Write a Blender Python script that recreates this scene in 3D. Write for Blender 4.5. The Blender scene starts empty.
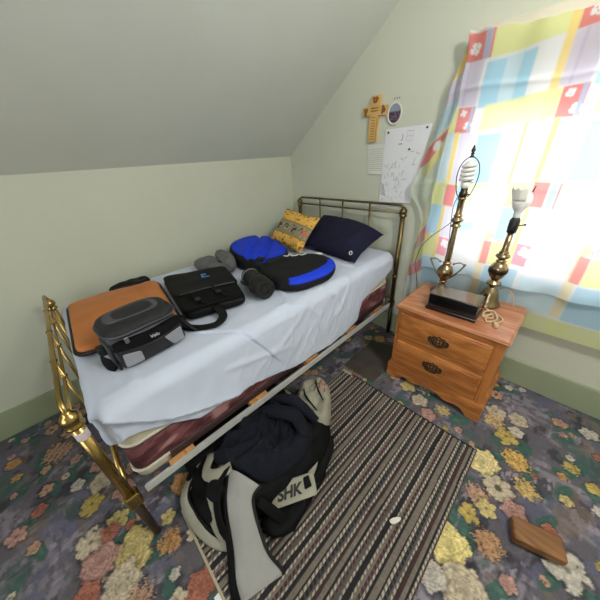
import bpy, bmesh, math, random
import numpy as np
from mathutils import Vector, Matrix, noise
PI = math.pi
C = bpy.context.scene.collection
rnd = random.Random(7)
rng = np.random.default_rng(11)

# ------------------------------------------------------------------ colour helpers
def lin(c):
    return tuple((v/12.92 if v <= .04045 else ((v+.055)/1.055)**2.4) for v in (c[0]/255, c[1]/255, c[2]/255))
def lin_np(a):
    a = np.clip(np.asarray(a, float)/255, 0, 1)
    return np.where(a <= .04045, a/12.92, ((a+.055)/1.055)**2.4)

# ------------------------------------------------------------------ materials
MATS = {}
def mat(name, rgb=(128,128,128), rough=.6, metal=0., spec=.5, var=.0, vscale=6., bump=0., bscale=60., vcol=False, coat=0., sheen=0., trans=0., stretch=None):
    m = bpy.data.materials.new(name); m.use_nodes = True; MATS[name] = m
    nt = m.node_tree; b = nt.nodes['Principled BSDF']
    b.inputs['Roughness'].default_value = rough; b.inputs['Metallic'].default_value = metal
    b.inputs['Specular IOR Level'].default_value = spec
    b.inputs['Coat Weight'].default_value = coat; b.inputs['Coat Roughness'].default_value = .15
    b.inputs['Sheen Weight'].default_value = sheen
    b.inputs['Transmission Weight'].default_value = trans
    c = lin(rgb); b.inputs['Base Color'].default_value = (*c, 1)
    tc = nt.nodes.new('ShaderNodeTexCoord')
    mp = nt.nodes.new('ShaderNodeMapping'); nt.links.new(tc.outputs['Object'], mp.inputs['Vector'])
    if stretch: mp.inputs['Scale'].default_value = stretch
    src = None
    if vcol:
        at = nt.nodes.new('ShaderNodeAttribute'); at.attribute_name = 'Col'; src = at.outputs['Color']
    if var > 0:
        n = nt.nodes.new('ShaderNodeTexNoise'); n.inputs['Scale'].default_value = vscale; n.inputs['Detail'].default_value = 5
        nt.links.new(mp.outputs['Vector'], n.inputs['Vector'])
        mr = nt.nodes.new('ShaderNodeMapRange'); mr.inputs['From Min'].default_value = .25; mr.inputs['From Max'].default_value = .75
        mr.inputs['To Min'].default_value = 1-var; mr.inputs['To Max'].default_value = 1+var
        nt.links.new(n.outputs['Fac'], mr.inputs['Value'])
        mx = nt.nodes.new('ShaderNodeVectorMath'); mx.operation = 'SCALE'
        if src: nt.links.new(src, mx.inputs[0])
        else: mx.inputs[0].default_value = c
        nt.links.new(mr.outputs['Result'], mx.inputs['Scale'])
        src = mx.outputs['Vector']
    if src: nt.links.new(src, b.inputs['Base Color'])
    if bump > 0:
        n2 = nt.nodes.new('ShaderNodeTexNoise'); n2.inputs['Scale'].default_value = bscale; n2.inputs['Detail'].default_value = 4
        nt.links.new(mp.outputs['Vector'], n2.inputs['Vector'])
        bp = nt.nodes.new('ShaderNodeBump'); bp.inputs['Strength'].default_value = bump; bp.inputs['Distance'].default_value = .01
        nt.links.new(n2.outputs['Fac'], bp.inputs['Height']); nt.links.new(bp.outputs['Normal'], b.inputs['Normal'])
    return m

def wood(name, c1, c2, axis, rough=.35, coat=.25, scale=9.):
    """oak style grain running along an axis (0,1,2)"""
    m = bpy.data.materials.new(name); m.use_nodes = True; MATS[name] = m
    nt = m.node_tree; b = nt.nodes['Principled BSDF']
    b.inputs['Roughness'].default_value = rough; b.inputs['Coat Weight'].default_value = coat; b.inputs['Coat Roughness'].default_value = .2
    tc = nt.nodes.new('ShaderNodeTexCoord'); mp = nt.nodes.new('ShaderNodeMapping')
    s = [1., 1., 1.]; s[axis] = .12; mp.inputs['Scale'].default_value = s
    nt.links.new(tc.outputs['Object'], mp.inputs['Vector'])
    n1 = nt.nodes.new('ShaderNodeTexNoise'); n1.inputs['Scale'].default_value = scale; n1.inputs['Detail'].default_value = 3; n1.inputs['Distortion'].default_value = 1.2
    n2 = nt.nodes.new('ShaderNodeTexNoise'); n2.inputs['Scale'].default_value = scale*14; n2.inputs['Detail'].default_value = 6
    for n in (n1, n2): nt.links.new(mp.outputs['Vector'], n.inputs['Vector'])
    ml = nt.nodes.new('ShaderNodeMath'); ml.operation = 'MULTIPLY'; ml.inputs[1].default_value = 9.
    nt.links.new(n1.outputs['Fac'], ml.inputs[0])
    fr = nt.nodes.new('ShaderNodeMath'); fr.operation = 'PINGPONG'; fr.inputs[1].default_value = 1.
    nt.links.new(ml.outputs[0], fr.inputs[0])
    ad = nt.nodes.new('ShaderNodeMath'); ad.operation = 'MULTIPLY_ADD'; ad.inputs[1].default_value = .55
    nt.links.new(fr.outputs[0], ad.inputs[0])
    m3 = nt.nodes.new('ShaderNodeMath'); m3.operation = 'MULTIPLY'; m3.inputs[1].default_value = .7
    nt.links.new(n2.outputs['Fac'], m3.inputs[0]); nt.links.new(m3.outputs[0], ad.inputs[2])
    cr = nt.nodes.new('ShaderNodeValToRGB')
    cr.color_ramp.elements[0].color = (*lin(c1), 1); cr.color_ramp.elements[1].color = (*lin(c2), 1)
    cr.color_ramp.elements[0].position = .2; cr.color_ramp.elements[1].position = .85
    nt.links.new(ad.outputs[0], cr.inputs['Fac']); nt.links.new(cr.outputs['Color'], b.inputs['Base Color'])
    return m

# ------------------------------------------------------------------ mesh helpers
class MB:
    def __init__(s): s.v = []; s.f = []; s.c = []; s.sm = []
    def add(s, vs, fs, M=None, col=None, smooth=True):
        o = len(s.v)
        for p in vs:
            p = Vector(p); s.v.append(M @ p if M else p)
        cc = list(col) if (col is not None and not isinstance(col, tuple)) else [col or (.5,.5,.5)]*len(vs)
        s.c += cc
        for f in fs: s.f.append(tuple(i+o for i in f)); s.sm.append(smooth)
        return s
    def box(s, x0, x1, y0, y1, z0, z1, bev=0., M=None, col=None, seg=2):
        bm = bmesh.new()
        bmesh.ops.create_cube(bm, size=1)
        for v in bm.verts:
            v.co = Vector(((x0+x1)/2+v.co.x*(x1-x0), (y0+y1)/2+v.co.y*(y1-y0), (z0+z1)/2+v.co.z*(z1-z0)))
        if bev > 0: bmesh.ops.bevel(bm, geom=bm.edges[:], offset=bev, segments=seg, affect='EDGES', profile=.5)
        bm.verts.index_update()
        s.add([v.co.copy() for v in bm.verts], [[v.index for v in f.verts] for f in bm.faces], M, col, smooth=False)
        bm.free(); return s
    def tube(s, pts, r, seg=10, M=None, col=None, cap=True, flat=1.):
        pts = [Vector(p) for p in pts]; n = len(pts)
        rs = r if isinstance(r, (list, tuple)) else [r]*n
        vs, fs = [], []
        t0 = (pts[1]-pts[0]).normalized()
        up = Vector((0,0,1)) if abs(t0.z) < .9 else Vector((1,0,0))
        side = t0.cross(up).normalized()
        for i in range(n):
            t = (pts[min(i+1,n-1)]-pts[max(i-1,0)]).normalized()
            side = (side - t*side.dot(t)).normalized(); nn = side.cross(t)
            for k in range(seg):
                a = 2*PI*k/seg
                vs.append(pts[i] + side*math.cos(a)*rs[i] + nn*math.sin(a)*rs[i]*flat)
        for i in range(n-1):
            for k in range(seg):
                a = i*seg+k; b = i*seg+(k+1) % seg
                fs.append((a, b, b+seg, a+seg))
        if cap:
            fs.append(tuple(range(seg))[::-1]); fs.append(tuple(range((n-1)*seg, n*seg)))
        return s.add(vs, fs, M, col)
    def lathe(s, prof, seg=20, M=None, col=None, close=True):
        vs, fs = [], []; n = len(prof)
        for r, z in prof:
            for k in range(seg):
                a = 2*PI*k/seg; vs.append((r*math.cos(a), r*math.sin(a), z))
        for i in range(n-1):
            for k in range(seg):
                a = i*seg+k; b = i*seg+(k+1) % seg
                fs.append((a, b, b+seg, a+seg))
        if close:
            fs.append(tuple(range(seg))[::-1]); fs.append(tuple(range((n-1)*seg, n*seg)))
        return s.add(vs, fs, M, col)
    def ball(s, c, r, seg=14, M=None, col=None):
        prof = [(max(1e-4, math.sin(PI*i/10))*(r if not isinstance(r, tuple) else r[0]), -math.cos(PI*i/10)*(r if not isinstance(r, tuple) else r[1])) for i in range(11)]
        T = Matrix.Translation(c); return s.lathe(prof, seg, (M @ T) if M else T, col)
    def prism(s, poly, z0, z1, M=None, col=None):
        n = len(poly)
        vs = [(p[0], p[1], z0) for p in poly]+[(p[0], p[1], z1) for p in poly]
        fs = [tuple(range(n))[::-1], tuple(range(n, 2*n))]+[(i, (i+1) % n, n+(i+1) % n, n+i) for i in range(n)]
        return s.add(vs, fs, M, col, smooth=False)
    def strip(s, pts, w, t, M=None, col=None, normal=(0,0,1)):
        """a flat strap w wide and t thick running through pts, its flat face towards normal"""
        pts = [Vector(p) for p in pts]; n = len(pts); N0 = Vector(normal)
        ws = w if isinstance(w, (list, tuple)) else [w]*n
        vs, fs = [], []
        for i in range(n):
            d = (pts[min(i+1,n-1)]-pts[max(i-1,0)]).normalized()
            N = (N0[i] if isinstance(normal, list) else N0); N = (N-d*N.dot(d)).normalized(); S = d.cross(N)
            for a, b in ((-.5,-.3),(-.35,-.5),(.35,-.5),(.5,-.3),(.5,.3),(.35,.5),(-.35,.5),(-.5,.3)):
                vs.append(pts[i]+S*a*ws[i]+N*b*t)
        for i in range(n-1):
            for k in range(8):
                a = i*8+k; b = i*8+(k+1) % 8; fs.append((a, b, b+8, a+8))
        fs.append(tuple(range(8))[::-1]); fs.append(tuple(range((n-1)*8, n*8)))
        return s.add(vs, fs, M, col)
    def puffy(s, outline, h, n=3., M=None, col=None, disp=None, colf=None, smooth_outline=True, N=64, rings=10, inner=.86, under=True):
        """a padded body standing on an outline: rounded sides, a top that may be displaced"""
        o = [Vector((p[0], p[1], 0)) for p in outline]
        if smooth_outline: o = smooth_closed(o, N)
        N = len(o); c = sum(o, Vector())/N
        prof = []
        for i in range(13):
            th = -PI/2+PI*i/12; cr, sr = math.cos(th), math.sin(th)
            r = 1-(1-inner)*(1-abs(cr)**(2/n)); z = .5+.5*math.copysign(abs(sr)**(2/n), sr)
            prof.append((r, z))
        for i in range(1, rings): prof.append((inner*(1-i/rings), 1.))
        vs, fs, cs = [], [], []
        for (r, z) in prof:
            for p in o:
                q = c+(p-c)*r; zz = z*h
                if disp and z > .5: zz += disp(q.x, q.y, r)*(z-.5)*2
                vs.append((q.x, q.y, zz)); cs.append(colf(q.x, q.y, r, z) if colf else (col or (.5,.5,.5)))
        vs.append((c.x, c.y, h+(disp(c.x, c.y, 0) if disp else 0))); cs.append(colf(c.x, c.y, 0, 1) if colf else (col or (.5,.5,.5)))
        m = len(prof)
        for i in range(m-1):
            for k in range(N):
                a = i*N+k; b = i*N+(k+1) % N; fs.append((a, b, b+N, a+N))
        t = m*N
        for k in range(N): fs.append(((m-1)*N+k, (m-1)*N+(k+1) % N, t))
        fs.append(tuple(range(N))[::-1])
        return s.add(vs, fs, M, cs)
    def build(s, name, m, parent=None, world=False):
        me = bpy.data.meshes.new(name)
        vs = s.v
        if world and parent:
            I = parent.matrix_basis.inverted(); vs = [I @ p for p in vs]
        me.from_pydata([tuple(p) for p in vs], [], s.f)
        me.polygons.foreach_set('use_smooth', s.sm)
        if any(c != (.5,.5,.5) for c in s.c):
            a = me.color_attributes.new('Col', 'FLOAT_COLOR', 'POINT')
            a.data.foreach_set('color', np.array([(*c, 1) for c in s.c], np.float32).ravel())
        me.materials.append(MATS[m] if isinstance(m, str) else m)
        bm = bmesh.new(); bm.from_mesh(me); bmesh.ops.recalc_face_normals(bm, faces=bm.faces); bm.to_mesh(me); bm.free()
        me.update()
        o = bpy.data.objects.new(name, me); C.objects.link(o)
        if parent: o.parent = parent
        return o

def smooth_closed(o, N):
    n = len(o); out = []
    for k in range(N):
        t = k*n/N; i = int(t); u = t-i
        p0, p1, p2, p3 = o[(i-1) % n], o[i % n], o[(i+1) % n], o[(i+2) % n]
        out.append(.5*((2*p1)+(p2-p0)*u+(2*p0-5*p1+4*p2-p3)*u*u+(3*p1-p0-3*p2+p3)*u**3))
    return out
def smooth_path(o, N):
    o = [Vector(p) for p in o]; n = len(o); out = []
    for k in range(N):
        t = k*(n-1)/(N-1); i = min(int(t), n-2); u = t-i
        p0, p1, p2, p3 = o[max(i-1,0)], o[i], o[i+1], o[min(i+2,n-1)]
        out.append(.5*((2*p1)+(p2-p0)*u+(2*p0-5*p1+4*p2-p3)*u*u+(3*p1-p0-3*p2+p3)*u**3))
    return out

def grid_obj(name, X, Y, Z, m, col=None, parent=None, flip=False):
    ny, nx = X.shape
    co = np.stack([X, Y, Z], -1).reshape(-1, 3).astype(np.float32)
    idx = np.arange(ny*nx).reshape(ny, nx)
    q = np.stack([idx[:-1,:-1], idx[:-1,1:], idx[1:,1:], idx[1:,:-1]], -1).reshape(-1, 4)
    if flip: q = q[:, ::-1]
    me = bpy.data.meshes.new(name)
    me.vertices.add(len(co)); me.vertices.foreach_set('co', co.ravel())
    me.loops.add(q.size); me.loops.foreach_set('vertex_index', q.ravel().astype(np.int32))
    me.polygons.add(len(q)); me.polygons.foreach_set('loop_start', np.arange(0, q.size, 4, dtype=np.int32))
    me.polygons.foreach_set('loop_total', np.full(len(q), 4, np.int32))
    me.polygons.foreach_set('use_smooth', np.ones(len(q), bool))
    me.update(calc_edges=True)
    if col is not None:
        a = me.color_attributes.new('Col', 'FLOAT_COLOR', 'POINT')
        cc = np.concatenate([col.reshape(-1, 3), np.ones((ny*nx, 1))], 1).astype(np.float32)
        a.data.foreach_set('color', cc.ravel())
    me.validate()
    me.materials.append(MATS[m])
    o = bpy.data.objects.new(name, me); C.objects.link(o)
    if parent: o.parent = parent
    return o

LAT = {}
def vnoise(X, Y, seed=0):
    """smooth lattice noise in 0..1"""
    T = np.random.default_rng(seed % 61).random((256, 256)) if seed % 61 not in LAT else LAT[seed % 61]; LAT[seed % 61] = T
    xi = np.floor(X).astype(int); yi = np.floor(Y).astype(int); u = X-xi; v = Y-yi
    u = u*u*(3-2*u); v = v*v*(3-2*v)
    g = lambda a, b: T[a % 256, b % 256]
    return (g(xi,yi)*(1-u)+g(xi+1,yi)*u)*(1-v)+(g(xi,yi+1)*(1-u)+g(xi+1,yi+1)*u)*v
def fbm(X, Y, seed=0, o=4):
    s = 0; a = .5; t = 0
    for i in range(o):
        s = s+a*vnoise(X*2**i, Y*2**i, seed+i*17); t += a; a *= .5
    return s/t
def sstep(a, b, x):
    t = np.clip((x-a)/(b-a), 0, 1); return t*t*(3-2*t)
def nz(x, y, z=0.): return noise.noise(Vector((x, y, z)))

def tag(o, label, cat, group=None, kind=None):
    o['label'] = label; o['category'] = cat
    if group: o['group'] = group
    if kind: o['kind'] = kind
    return o
def thing(name, label, cat, loc=(0,0,0), rz=0., group=None):
    o = bpy.data.objects.new(name, None); C.objects.link(o)
    o.location = loc; o.rotation_euler = (0,0,rz); o.empty_display_size = .05
    o.matrix_basis = Matrix.Translation(loc) @ Matrix.Rotation(rz, 4, 'Z')
    return tag(o, label, cat, group)
def struct(o): o['kind'] = 'structure'; return o
def TR(x, y, z, rz=0, rx=0, ry=0):
    return Matrix.Translation((x,y,z)) @ Matrix.Rotation(rz,4,'Z') @ Matrix.Rotation(ry,4,'Y') @ Matrix.Rotation(rx,4,'X')
def frame(o, ex, ey):
    """matrix with origin o, local x towards ex, local y near ey"""
    ex = Vector(ex).normalized(); ez = ex.cross(Vector(ey)).normalized(); ey = ez.cross(ex)
    return Matrix(((ex.x,ey.x,ez.x,o[0]),(ex.y,ey.y,ez.y,o[1]),(ex.z,ey.z,ez.z,o[2]),(0,0,0,1)))
def text(name, body, size, M, m, parent, extrude=.0006, shear=0., bold=0.):
    cu = bpy.data.curves.new(name, 'FONT'); cu.body = body; cu.size = size; cu.extrude = extrude
    cu.align_x = 'CENTER'; cu.align_y = 'CENTER'; cu.shear = shear; cu.offset = bold
    cu.materials.append(MATS[m])
    tmp = bpy.data.objects.new(name+'_outline', cu); C.objects.link(tmp)
    me = bpy.data.meshes.new_from_object(tmp.evaluated_get(bpy.context.evaluated_depsgraph_get()))
    bpy.data.objects.remove(tmp); bpy.data.curves.remove(cu); me.name = name
    o = bpy.data.objects.new(name, me); C.objects.link(o); o.parent = parent
    o.matrix_local = parent.matrix_basis.inverted() @ M if parent else M
    return o

# ------------------------------------------------------------------ palette of materials
mat('wall_paint', (197,199,182), .62, spec=.35, var=.035, vscale=2.2, bump=.05, bscale=90)
mat('ceiling_paint', (206,210,200), .7, spec=.3, var=.03, vscale=2.5, bump=.05, bscale=70)
mat('trim_paint', (150,158,128), .45, var=.06, vscale=5)
mat('casing_paint', (205,198,180), .5, var=.05, vscale=6)
mat('carpet', vcol=True, rough=.95, spec=.1, bump=.5, bscale=220, var=.10, vscale=120)
mat('rug_weave', vcol=True, rough=.95, spec=.1, bump=.4, bscale=400, var=.15, vscale=160)
mat('rug_binding', (176,164,136), .9, bump=.4, bscale=200)
mat('old_brass', (120,104,70), .38, 1., var=.18, vscale=25)
mat('gold_brass', (168,140,84), .27, 1., var=.14, vscale=18)
mat('lamp_brass', (156,136,104), .27, 1., var=.2, vscale=22)
mat('dark_brass', (70,60,48), .4, 1., var=.2, vscale=30)
mat('brown_leg', (52,40,32), .5, .2, var=.2, vscale=12)
mat('rail_paint', (188,188,185), .45, .0, var=.08, vscale=14)
mat('sheet_cotton', (197,204,222), .85, spec=.15, bump=.12, bscale=260, sheen=.15)
mat('mattress_ticking', (205,196,172), .85, var=.05, vscale=12)
mat('piping_white', (206,200,186), .8)
mat('pale_tape', (205,190,190), .6)
mat('navy_cotton', (27,27,48), .85, spec=.2, var=.12, vscale=14, bump=.15, bscale=180)
mat('navy_fleece', (26,27,35), .95, spec=.15, var=.2, vscale=12, bump=.35, bscale=150)
mat('tan_leather', (190,112,52), .5, var=.12, vscale=7, bump=.10, bscale=130)
mat('black_nylon', (17,17,19), .6, spec=.15, var=.18, vscale=22, bump=.15, bscale=230)
mat('black_trim', (10,10,11), .5)
mat('camera_black', (38,38,40), .65, spec=.3, var=.18, vscale=22, bump=.15, bscale=230)
mat('black_mesh', (15,15,16), .8, bump=.5, bscale=320, var=.25, vscale=90, spec=.15)
mat('slate_nylon', (72,73,80), .7, var=.10, vscale=16, bump=.1, bscale=220)
mat('silver_panel', (140,142,150), .6, var=.10, vscale=12, bump=.1, bscale=220)
mat('zip_metal', (150,150,150), .35, .9)
mat('white_print', (225,225,225), .6)
mat('blue_print', (70,130,190), .6)
mat('blue_neoprene', (18,52,190), .7, var=.14, vscale=14, bump=.15, bscale=240)
mat('black_neoprene', (20,20,24), .8, var=.18, vscale=16, bump=.2, bscale=240)
mat('grey_fleece', (96,96,96), .95, var=.18, vscale=20, bump=.4, bscale=140)
mat('charcoal_fabric', (38,38,37), .75, var=.2, vscale=20, bump=.25, bscale=180, spec=.15)
mat('bag_grey', (152,149,145), .8, var=.10, vscale=10, bump=.2, bscale=240)
mat('bag_beige', (150,146,130), .8, var=.14, vscale=12, bump=.2, bscale=200)
mat('bag_black', (11,11,12), .7, var=.2, vscale=18, bump=.2, bscale=180, spec=.15)
mat('orange_zip', (190,80,50), .6)
mat('cushion_print', vcol=True, rough=.9, spec=.15, bump=.25, bscale=260)
mat('damask', vcol=True, rough=.6, spec=.4, bump=.1, bscale=200)
mat('paper_ink', vcol=True, rough=.85, spec=.2)
mat('photo_print', vcol=True, rough=.35, spec=.5)
mat('tissue', (226,226,226), .9)
mat('paper_curl', (222,222,218), .8)
mat('gloss_black', (10,9,10), .16, spec=.6, coat=.4)
mat('box_top_reflection', (92,80,66), .2, coat=.6, var=.1, vscale=8)  # brown tint stands in for the window mirrored in the black top
mat('cord_brown', (70,50,36), .5)
mat('cord_beige', (190,165,130), .6)
mat('bulb_white', (232,230,226), .25, spec=.5)
mat('socket_black', (18,16,16), .45)
mat('bronze_pull', (60,48,34), .35, .6, var=.3, vscale=60)
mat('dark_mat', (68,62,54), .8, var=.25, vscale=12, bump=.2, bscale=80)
mat('carved_light', (205,164,98), .5, var=.10, vscale=20)
mat('carved_dark', (126,84,40), .6)
mat('ivory', (214,210,206), .45)
mat('pin_black', (24,24,26), .4)
mat('scrap_white', (215,210,200), .8)
mat('lamp_shell', (225,222,214), .5)
wood('oak_x', (140,76,32), (194,124,62), 0)
wood('oak_y', (150,84,36), (206,138,72), 1)
wood('oak_z', (136,74,32), (186,118,60), 2)
wood('oak_top', (152,90,56), (192,130,92), 0, rough=.24, coat=.5)
wood('slat_wood', (160,104,56), (204,150,92), 0, rough=.6, coat=0)
wood('brown_wood', (92,56,22), (140,92,44), 0, rough=.5, coat=.1)

# curtain cloth: lets the daylight through
m = bpy.data.materials.new('curtain_cloth'); m.use_nodes = True; MATS['curtain_cloth'] = m
nt = m.node_tree; nt.nodes.remove(nt.nodes['Principled BSDF'])
at = nt.nodes.new('ShaderNodeAttribute'); at.attribute_name = 'Col'
d = nt.nodes.new('ShaderNodeBsdfDiffuse'); t = nt.nodes.new('ShaderNodeBsdfTranslucent'); mx = nt.nodes.new('ShaderNodeMixShader')
mx.inputs[0].default_value = .5
nt.links.new(at.outputs['Color'], d.inputs['Color']); nt.links.new(at.outputs['Color'], t.inputs['Color'])
nt.links.new(d.outputs[0], mx.inputs[1]); nt.links.new(t.outputs[0], mx.inputs[2])
nt.links.new(mx.outputs[0], nt.nodes['Material Output'].inputs['Surface'])
# window glass and bulb glass
m = bpy.data.materials.new('pane_glass'); m.use_nodes = True; MATS['pane_glass'] = m
nt = m.node_tree; nt.nodes.remove(nt.nodes['Principled BSDF'])
a = nt.nodes.new('ShaderNodeBsdfTransparent'); g = nt.nodes.new('ShaderNodeBsdfGlossy'); g.inputs['Roughness'].default_value = .02
mx = nt.nodes.new('ShaderNodeMixShader'); mx.inputs[0].default_value = .06
nt.links.new(a.outputs[0], mx.inputs[1]); nt.links.new(g.outputs[0], mx.inputs[2])
nt.links.new(mx.outputs[0], nt.nodes['Material Output'].inputs['Surface'])
m = bpy.data.materials.new('lamp_glow'); m.use_nodes = True; MATS['lamp_glow'] = m
b = m.node_tree.nodes['Principled BSDF']; b.inputs['Emission Color'].default_value = (1,.96,.9,1); b.inputs['Emission Strength'].default_value = 3.

XL, YB = -2.08, 1.885            # inner faces of the knee wall and of the headboard wall
XR, YF, ZC = 1.7, -2.0, 2.4
# ------------------------------------------------------------------ room shell
def paint_floor():
    xs = np.concatenate([np.linspace(XL-.05, .55, 520), np.linspace(.557, XR+.05, 160)])
    ys = np.concatenate([np.linspace(YF-.05, -.607, 200), np.linspace(-.60, YB+.05, 480)])
    X, Y = np.meshgrid(xs, ys)
    n1 = fbm(X*7, Y*7, 1, 4); n2 = fbm(X*16+5, Y*9, 2, 4); n3 = fbm(X*26, Y*60, 3, 3); n4 = fbm(X*60, Y*26, 4, 3)
    base = lin_np([98,94,100])[None,None,:]*np.ones(X.shape+(1,))
    def mixin(col, mask):
        nonlocal base
        base = base*(1-mask[...,None])+lin_np(col)*mask[...,None]
    mixin([132,124,134], sstep(.42,.60,n1)*sstep(.3,.6,n3))
    mixin([60,58,66], sstep(.54,.66,n2)*.8)
    mixin([146,138,148], sstep(.58,.72,n4)*sstep(.4,.6,n1))
    mixin([98,98,118], sstep(.6,.7,fbm(X*12+9,Y*12,8,3))*.8)
    mixin([72,92,86], sstep(.62,.70,fbm(X*11+2,Y*11+7,21,3))*.7)
    mixin([120,104,92], sstep(.66,.74,fbm(X*14+2,Y*14+7,23,3))*.6)
    F = lambda x, y, r, c, k='rose': (x, y, r, c, k)
    YEL, CRM, PNK, PCH, ORG, CORL, WHT, GOLD = [200,180,122],[196,180,156],[184,142,132],[186,148,124],[184,138,92],[168,108,90],[196,186,174],[190,166,96]
    fl = [F(-.884,-.28,.085,YEL),F(-.945,-.395,.075,PNK),F(-.80,-.348,.075,CRM),F(-1.057,-.302,.05,YEL,'lily'),F(-.796,-.155,.05,ORG,'cluster'),
      F(-1.05,-.413,.06,CRM,'lily'),F(-1.029,-.342,.04,CORL),F(-.997,-.215,.03,PNK),F(-.567,-.117,.06,CORL),F(-.861,-.455,.05,CORL),F(-.594,-.2,.04,CRM,'lily'),
      F(-.893,-.129,.035,YEL,'lily'),F(-1.226,-.384,.055,GOLD,'lily'),F(-.445,1.367,.05,YEL),F(-.335,1.308,.05,CRM),F(-.254,1.24,.045,PNK),
      F(.062,1.15,.075,[226,206,150]),F(.151,1.064,.065,CRM,'daisy'),F(.116,1.394,.06,GOLD,'lily'),F(.183,1.276,.06,[210,170,100],'cluster'),F(.09,.966,.05,PCH,'cluster'),
      F(.085,.858,.045,GOLD,'lily'),F(.134,.934,.045,YEL,'lily'),F(.225,1.003,.05,PNK),F(.06,.68,.085,[228,208,140]),F(.175,.799,.055,[184,142,108],'cluster'),
      F(.156,.59,.085,CRM),F(.045,.545,.055,WHT),F(.036,1.534,.055,CRM,'lily'),F(.141,1.558,.05,CRM),F(-.551,1.397,.04,PCH),F(.04,1.46,.05,[206,176,130],'cluster'),
      F(.15,1.46,.04,WHT,'lily'),F(.245,1.15,.05,[200,170,110],'cluster'),F(-.872,1.70,.05,[200,170,110],'cluster'),F(-.79,1.75,.04,PNK),F(-.95,1.65,.04,YEL,'lily'),
      F(-.70,-.30,.05,PCH,'cluster'),F(-.68,-.42,.06,WHT,'lily'),F(-1.18,-.25,.05,PNK),F(-1.32,-.33,.06,CRM),F(-.75,-.06,.04,CRM,'lily'),F(-.2,1.33,.04,YEL,'cluster')]
    leaves = [(-.80,-.22,.07,.03,1.1),(-.86,-.20,.05,.02,.4),(-.109,1.32,.07,.035,.8),(.10,.774,.075,.03,2.0),(.018,1.19,.05,.03,.5),(.11,1.24,.06,.03,1.0),(-1.03,-.25,.06,.03,.2),
      (-.53,-.20,.05,.025,1.),(.20,1.36,.06,.03,1.4),(.03,.80,.06,.03,1.7),(-.30,1.38,.06,.03,.3),(.08,1.33,.05,.025,2.2),(-.95,-.30,.05,.03,.9),(.24,.62,.06,.03,.3),(-.98,1.7,.05,.03,.6)]
    taken = [(f[0], f[1], f[2]) for f in fl]
    tries = 0
    cols = [YEL,CRM,PNK,PCH,ORG,CORL,WHT,GOLD]
    while len(fl) < 620 and tries < 16000:
        tries += 1
        x, y = rnd.uniform(XL, XR), rnd.uniform(-1.5, YB); r = rnd.uniform(.035,.075) if len(fl) < 210 else rnd.uniform(.016,.034)
        if len(fl) < 210 and -.95 < x < .32 and .5 < y < 1.6 and not(x < -.25 and y > 1.35): continue
        if -.85 < x < .0 and -.03 < y < 1.15: continue
        if all(math.hypot(x-a, y-b) > (r+c)*.98 for a, b, c in taken):
            taken.append((x,y,r)); fl.append((x,y,r,cols[rnd.randrange(8)],rnd.choice(['rose','rose','lily','cluster','daisy'])))
            if rnd.random() < .8:
                an = rnd.uniform(0,6.28); leaves.append((x+math.cos(an)*r*1.2, y+math.sin(an)*r*1.2, .055, .025, rnd.uniform(0,3)))
    for (x,y,l,w,a) in leaves:
        su = np.abs(xs-x) < l*1.6; sv = np.abs(ys-y) < l*1.6
        if not su.any() or not sv.any(): continue
        sl = np.ix_(sv, su); XX, YY = X[sl], Y[sl]
        dx, dy = XX-x, YY-y; u = dx*math.cos(a)+dy*math.sin(a); v = -dx*math.sin(a)+dy*math.cos(a)
        e = np.hypot(u/l, v/w)+.5*(fbm(XX*50,YY*50,int(abs(x)*900),2)-.5)
        for col_, mk in (([66,96,88], sstep(1.05,.85,e)*.9), ([90,122,104], sstep(.6,.3,e)*sstep(.5,.7,n3[sl])*.6)):
            base[sl] = base[sl]*(1-mk[...,None])+lin_np(col_)*mk[...,None]
    for i, (x,y,r,c,k) in enumerate(fl):
        s = (np.abs(xs-x) < r*1.6); q = (np.abs(ys-y) < r*1.6)
        if not s.any() or not q.any(): continue
        sl = np.ix_(q, s); dx, dy = X[sl]-x, Y[sl]-y
        d = np.hypot(dx, dy)/r; a = np.arctan2(dy, dx)+i*1.3
        wob = fbm(X[sl]*45, Y[sl]*45, 40+i, 4)-.5; wb2 = fbm(X[sl]*130, Y[sl]*130, 340+i, 2)-.5
        col = np.ones(d.shape+(1,))*lin_np(c)
        if k == 'rose':
            edge = .97+.09*np.sin(5*a+i)+.5*wob+.12*wb2
            c0 = col*1.08; col = c0*(.70+.34*np.clip(d,0,1))[...,None]
            for q_, (rk, npet) in enumerate(((.80,6),(.60,5),(.42,4),(.26,3))):
                e_ = rk*(.90+.18*np.abs(np.sin(npet*.5*a+q_*1.1+i)))+wob*.28
                sh_ = sstep(e_*1.22,e_*1.0,d)*.42
                in_ = sstep(e_*1.03,e_*.97,d)[...,None]
                col = col*(1-sh_)[...,None]*(1-in_)+(c0*(.66+.40*np.clip(d/np.maximum(e_,.05),0,1)-.05*q_)[...,None])*in_
        elif k == 'lily':
            edge = .66+.36*np.abs(np.sin(2.5*a+wob*3))+.4*wob+.12*wb2
            col = col*(1-.25*sstep(.6,0,np.abs(np.sin(2.5*a))))[...,None]*(1-.6*sstep(.22,.08,d))[...,None]
        elif k == 'daisy':
            edge = .80+.2*np.abs(np.sin(4*a+wob*3))+.4*wob+.12*wb2
            col = col*(1-.3*sstep(.5,0,np.abs(np.sin(4*a))))[...,None]*(1-.8*sstep(.3,.18,d))[...,None]
        else:
            cell = np.sin(dx*150+wob*16+i)*np.sin(dy*150+i*2+wb2*6-wob*12)
            edge = .9+.5*wob+.32*cell
            col = col*(1-.5*sstep(.1,-.5,cell))[...,None]
        col = col*(.92+.7*wb2+.35*wob)[...,None]
        mk = sstep(1.02,.90,d/np.maximum(edge,.1))[...,None]
        dark = sstep(1.3,1.0,d/np.maximum(edge,.1))[...,None]*.45
        base[sl] = (base[sl]*(1-dark))*(1-mk)+col*mk
    base *= .93+.14*fbm(X*90,Y*90,77,2)[...,None]
    return X, Y, base
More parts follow.
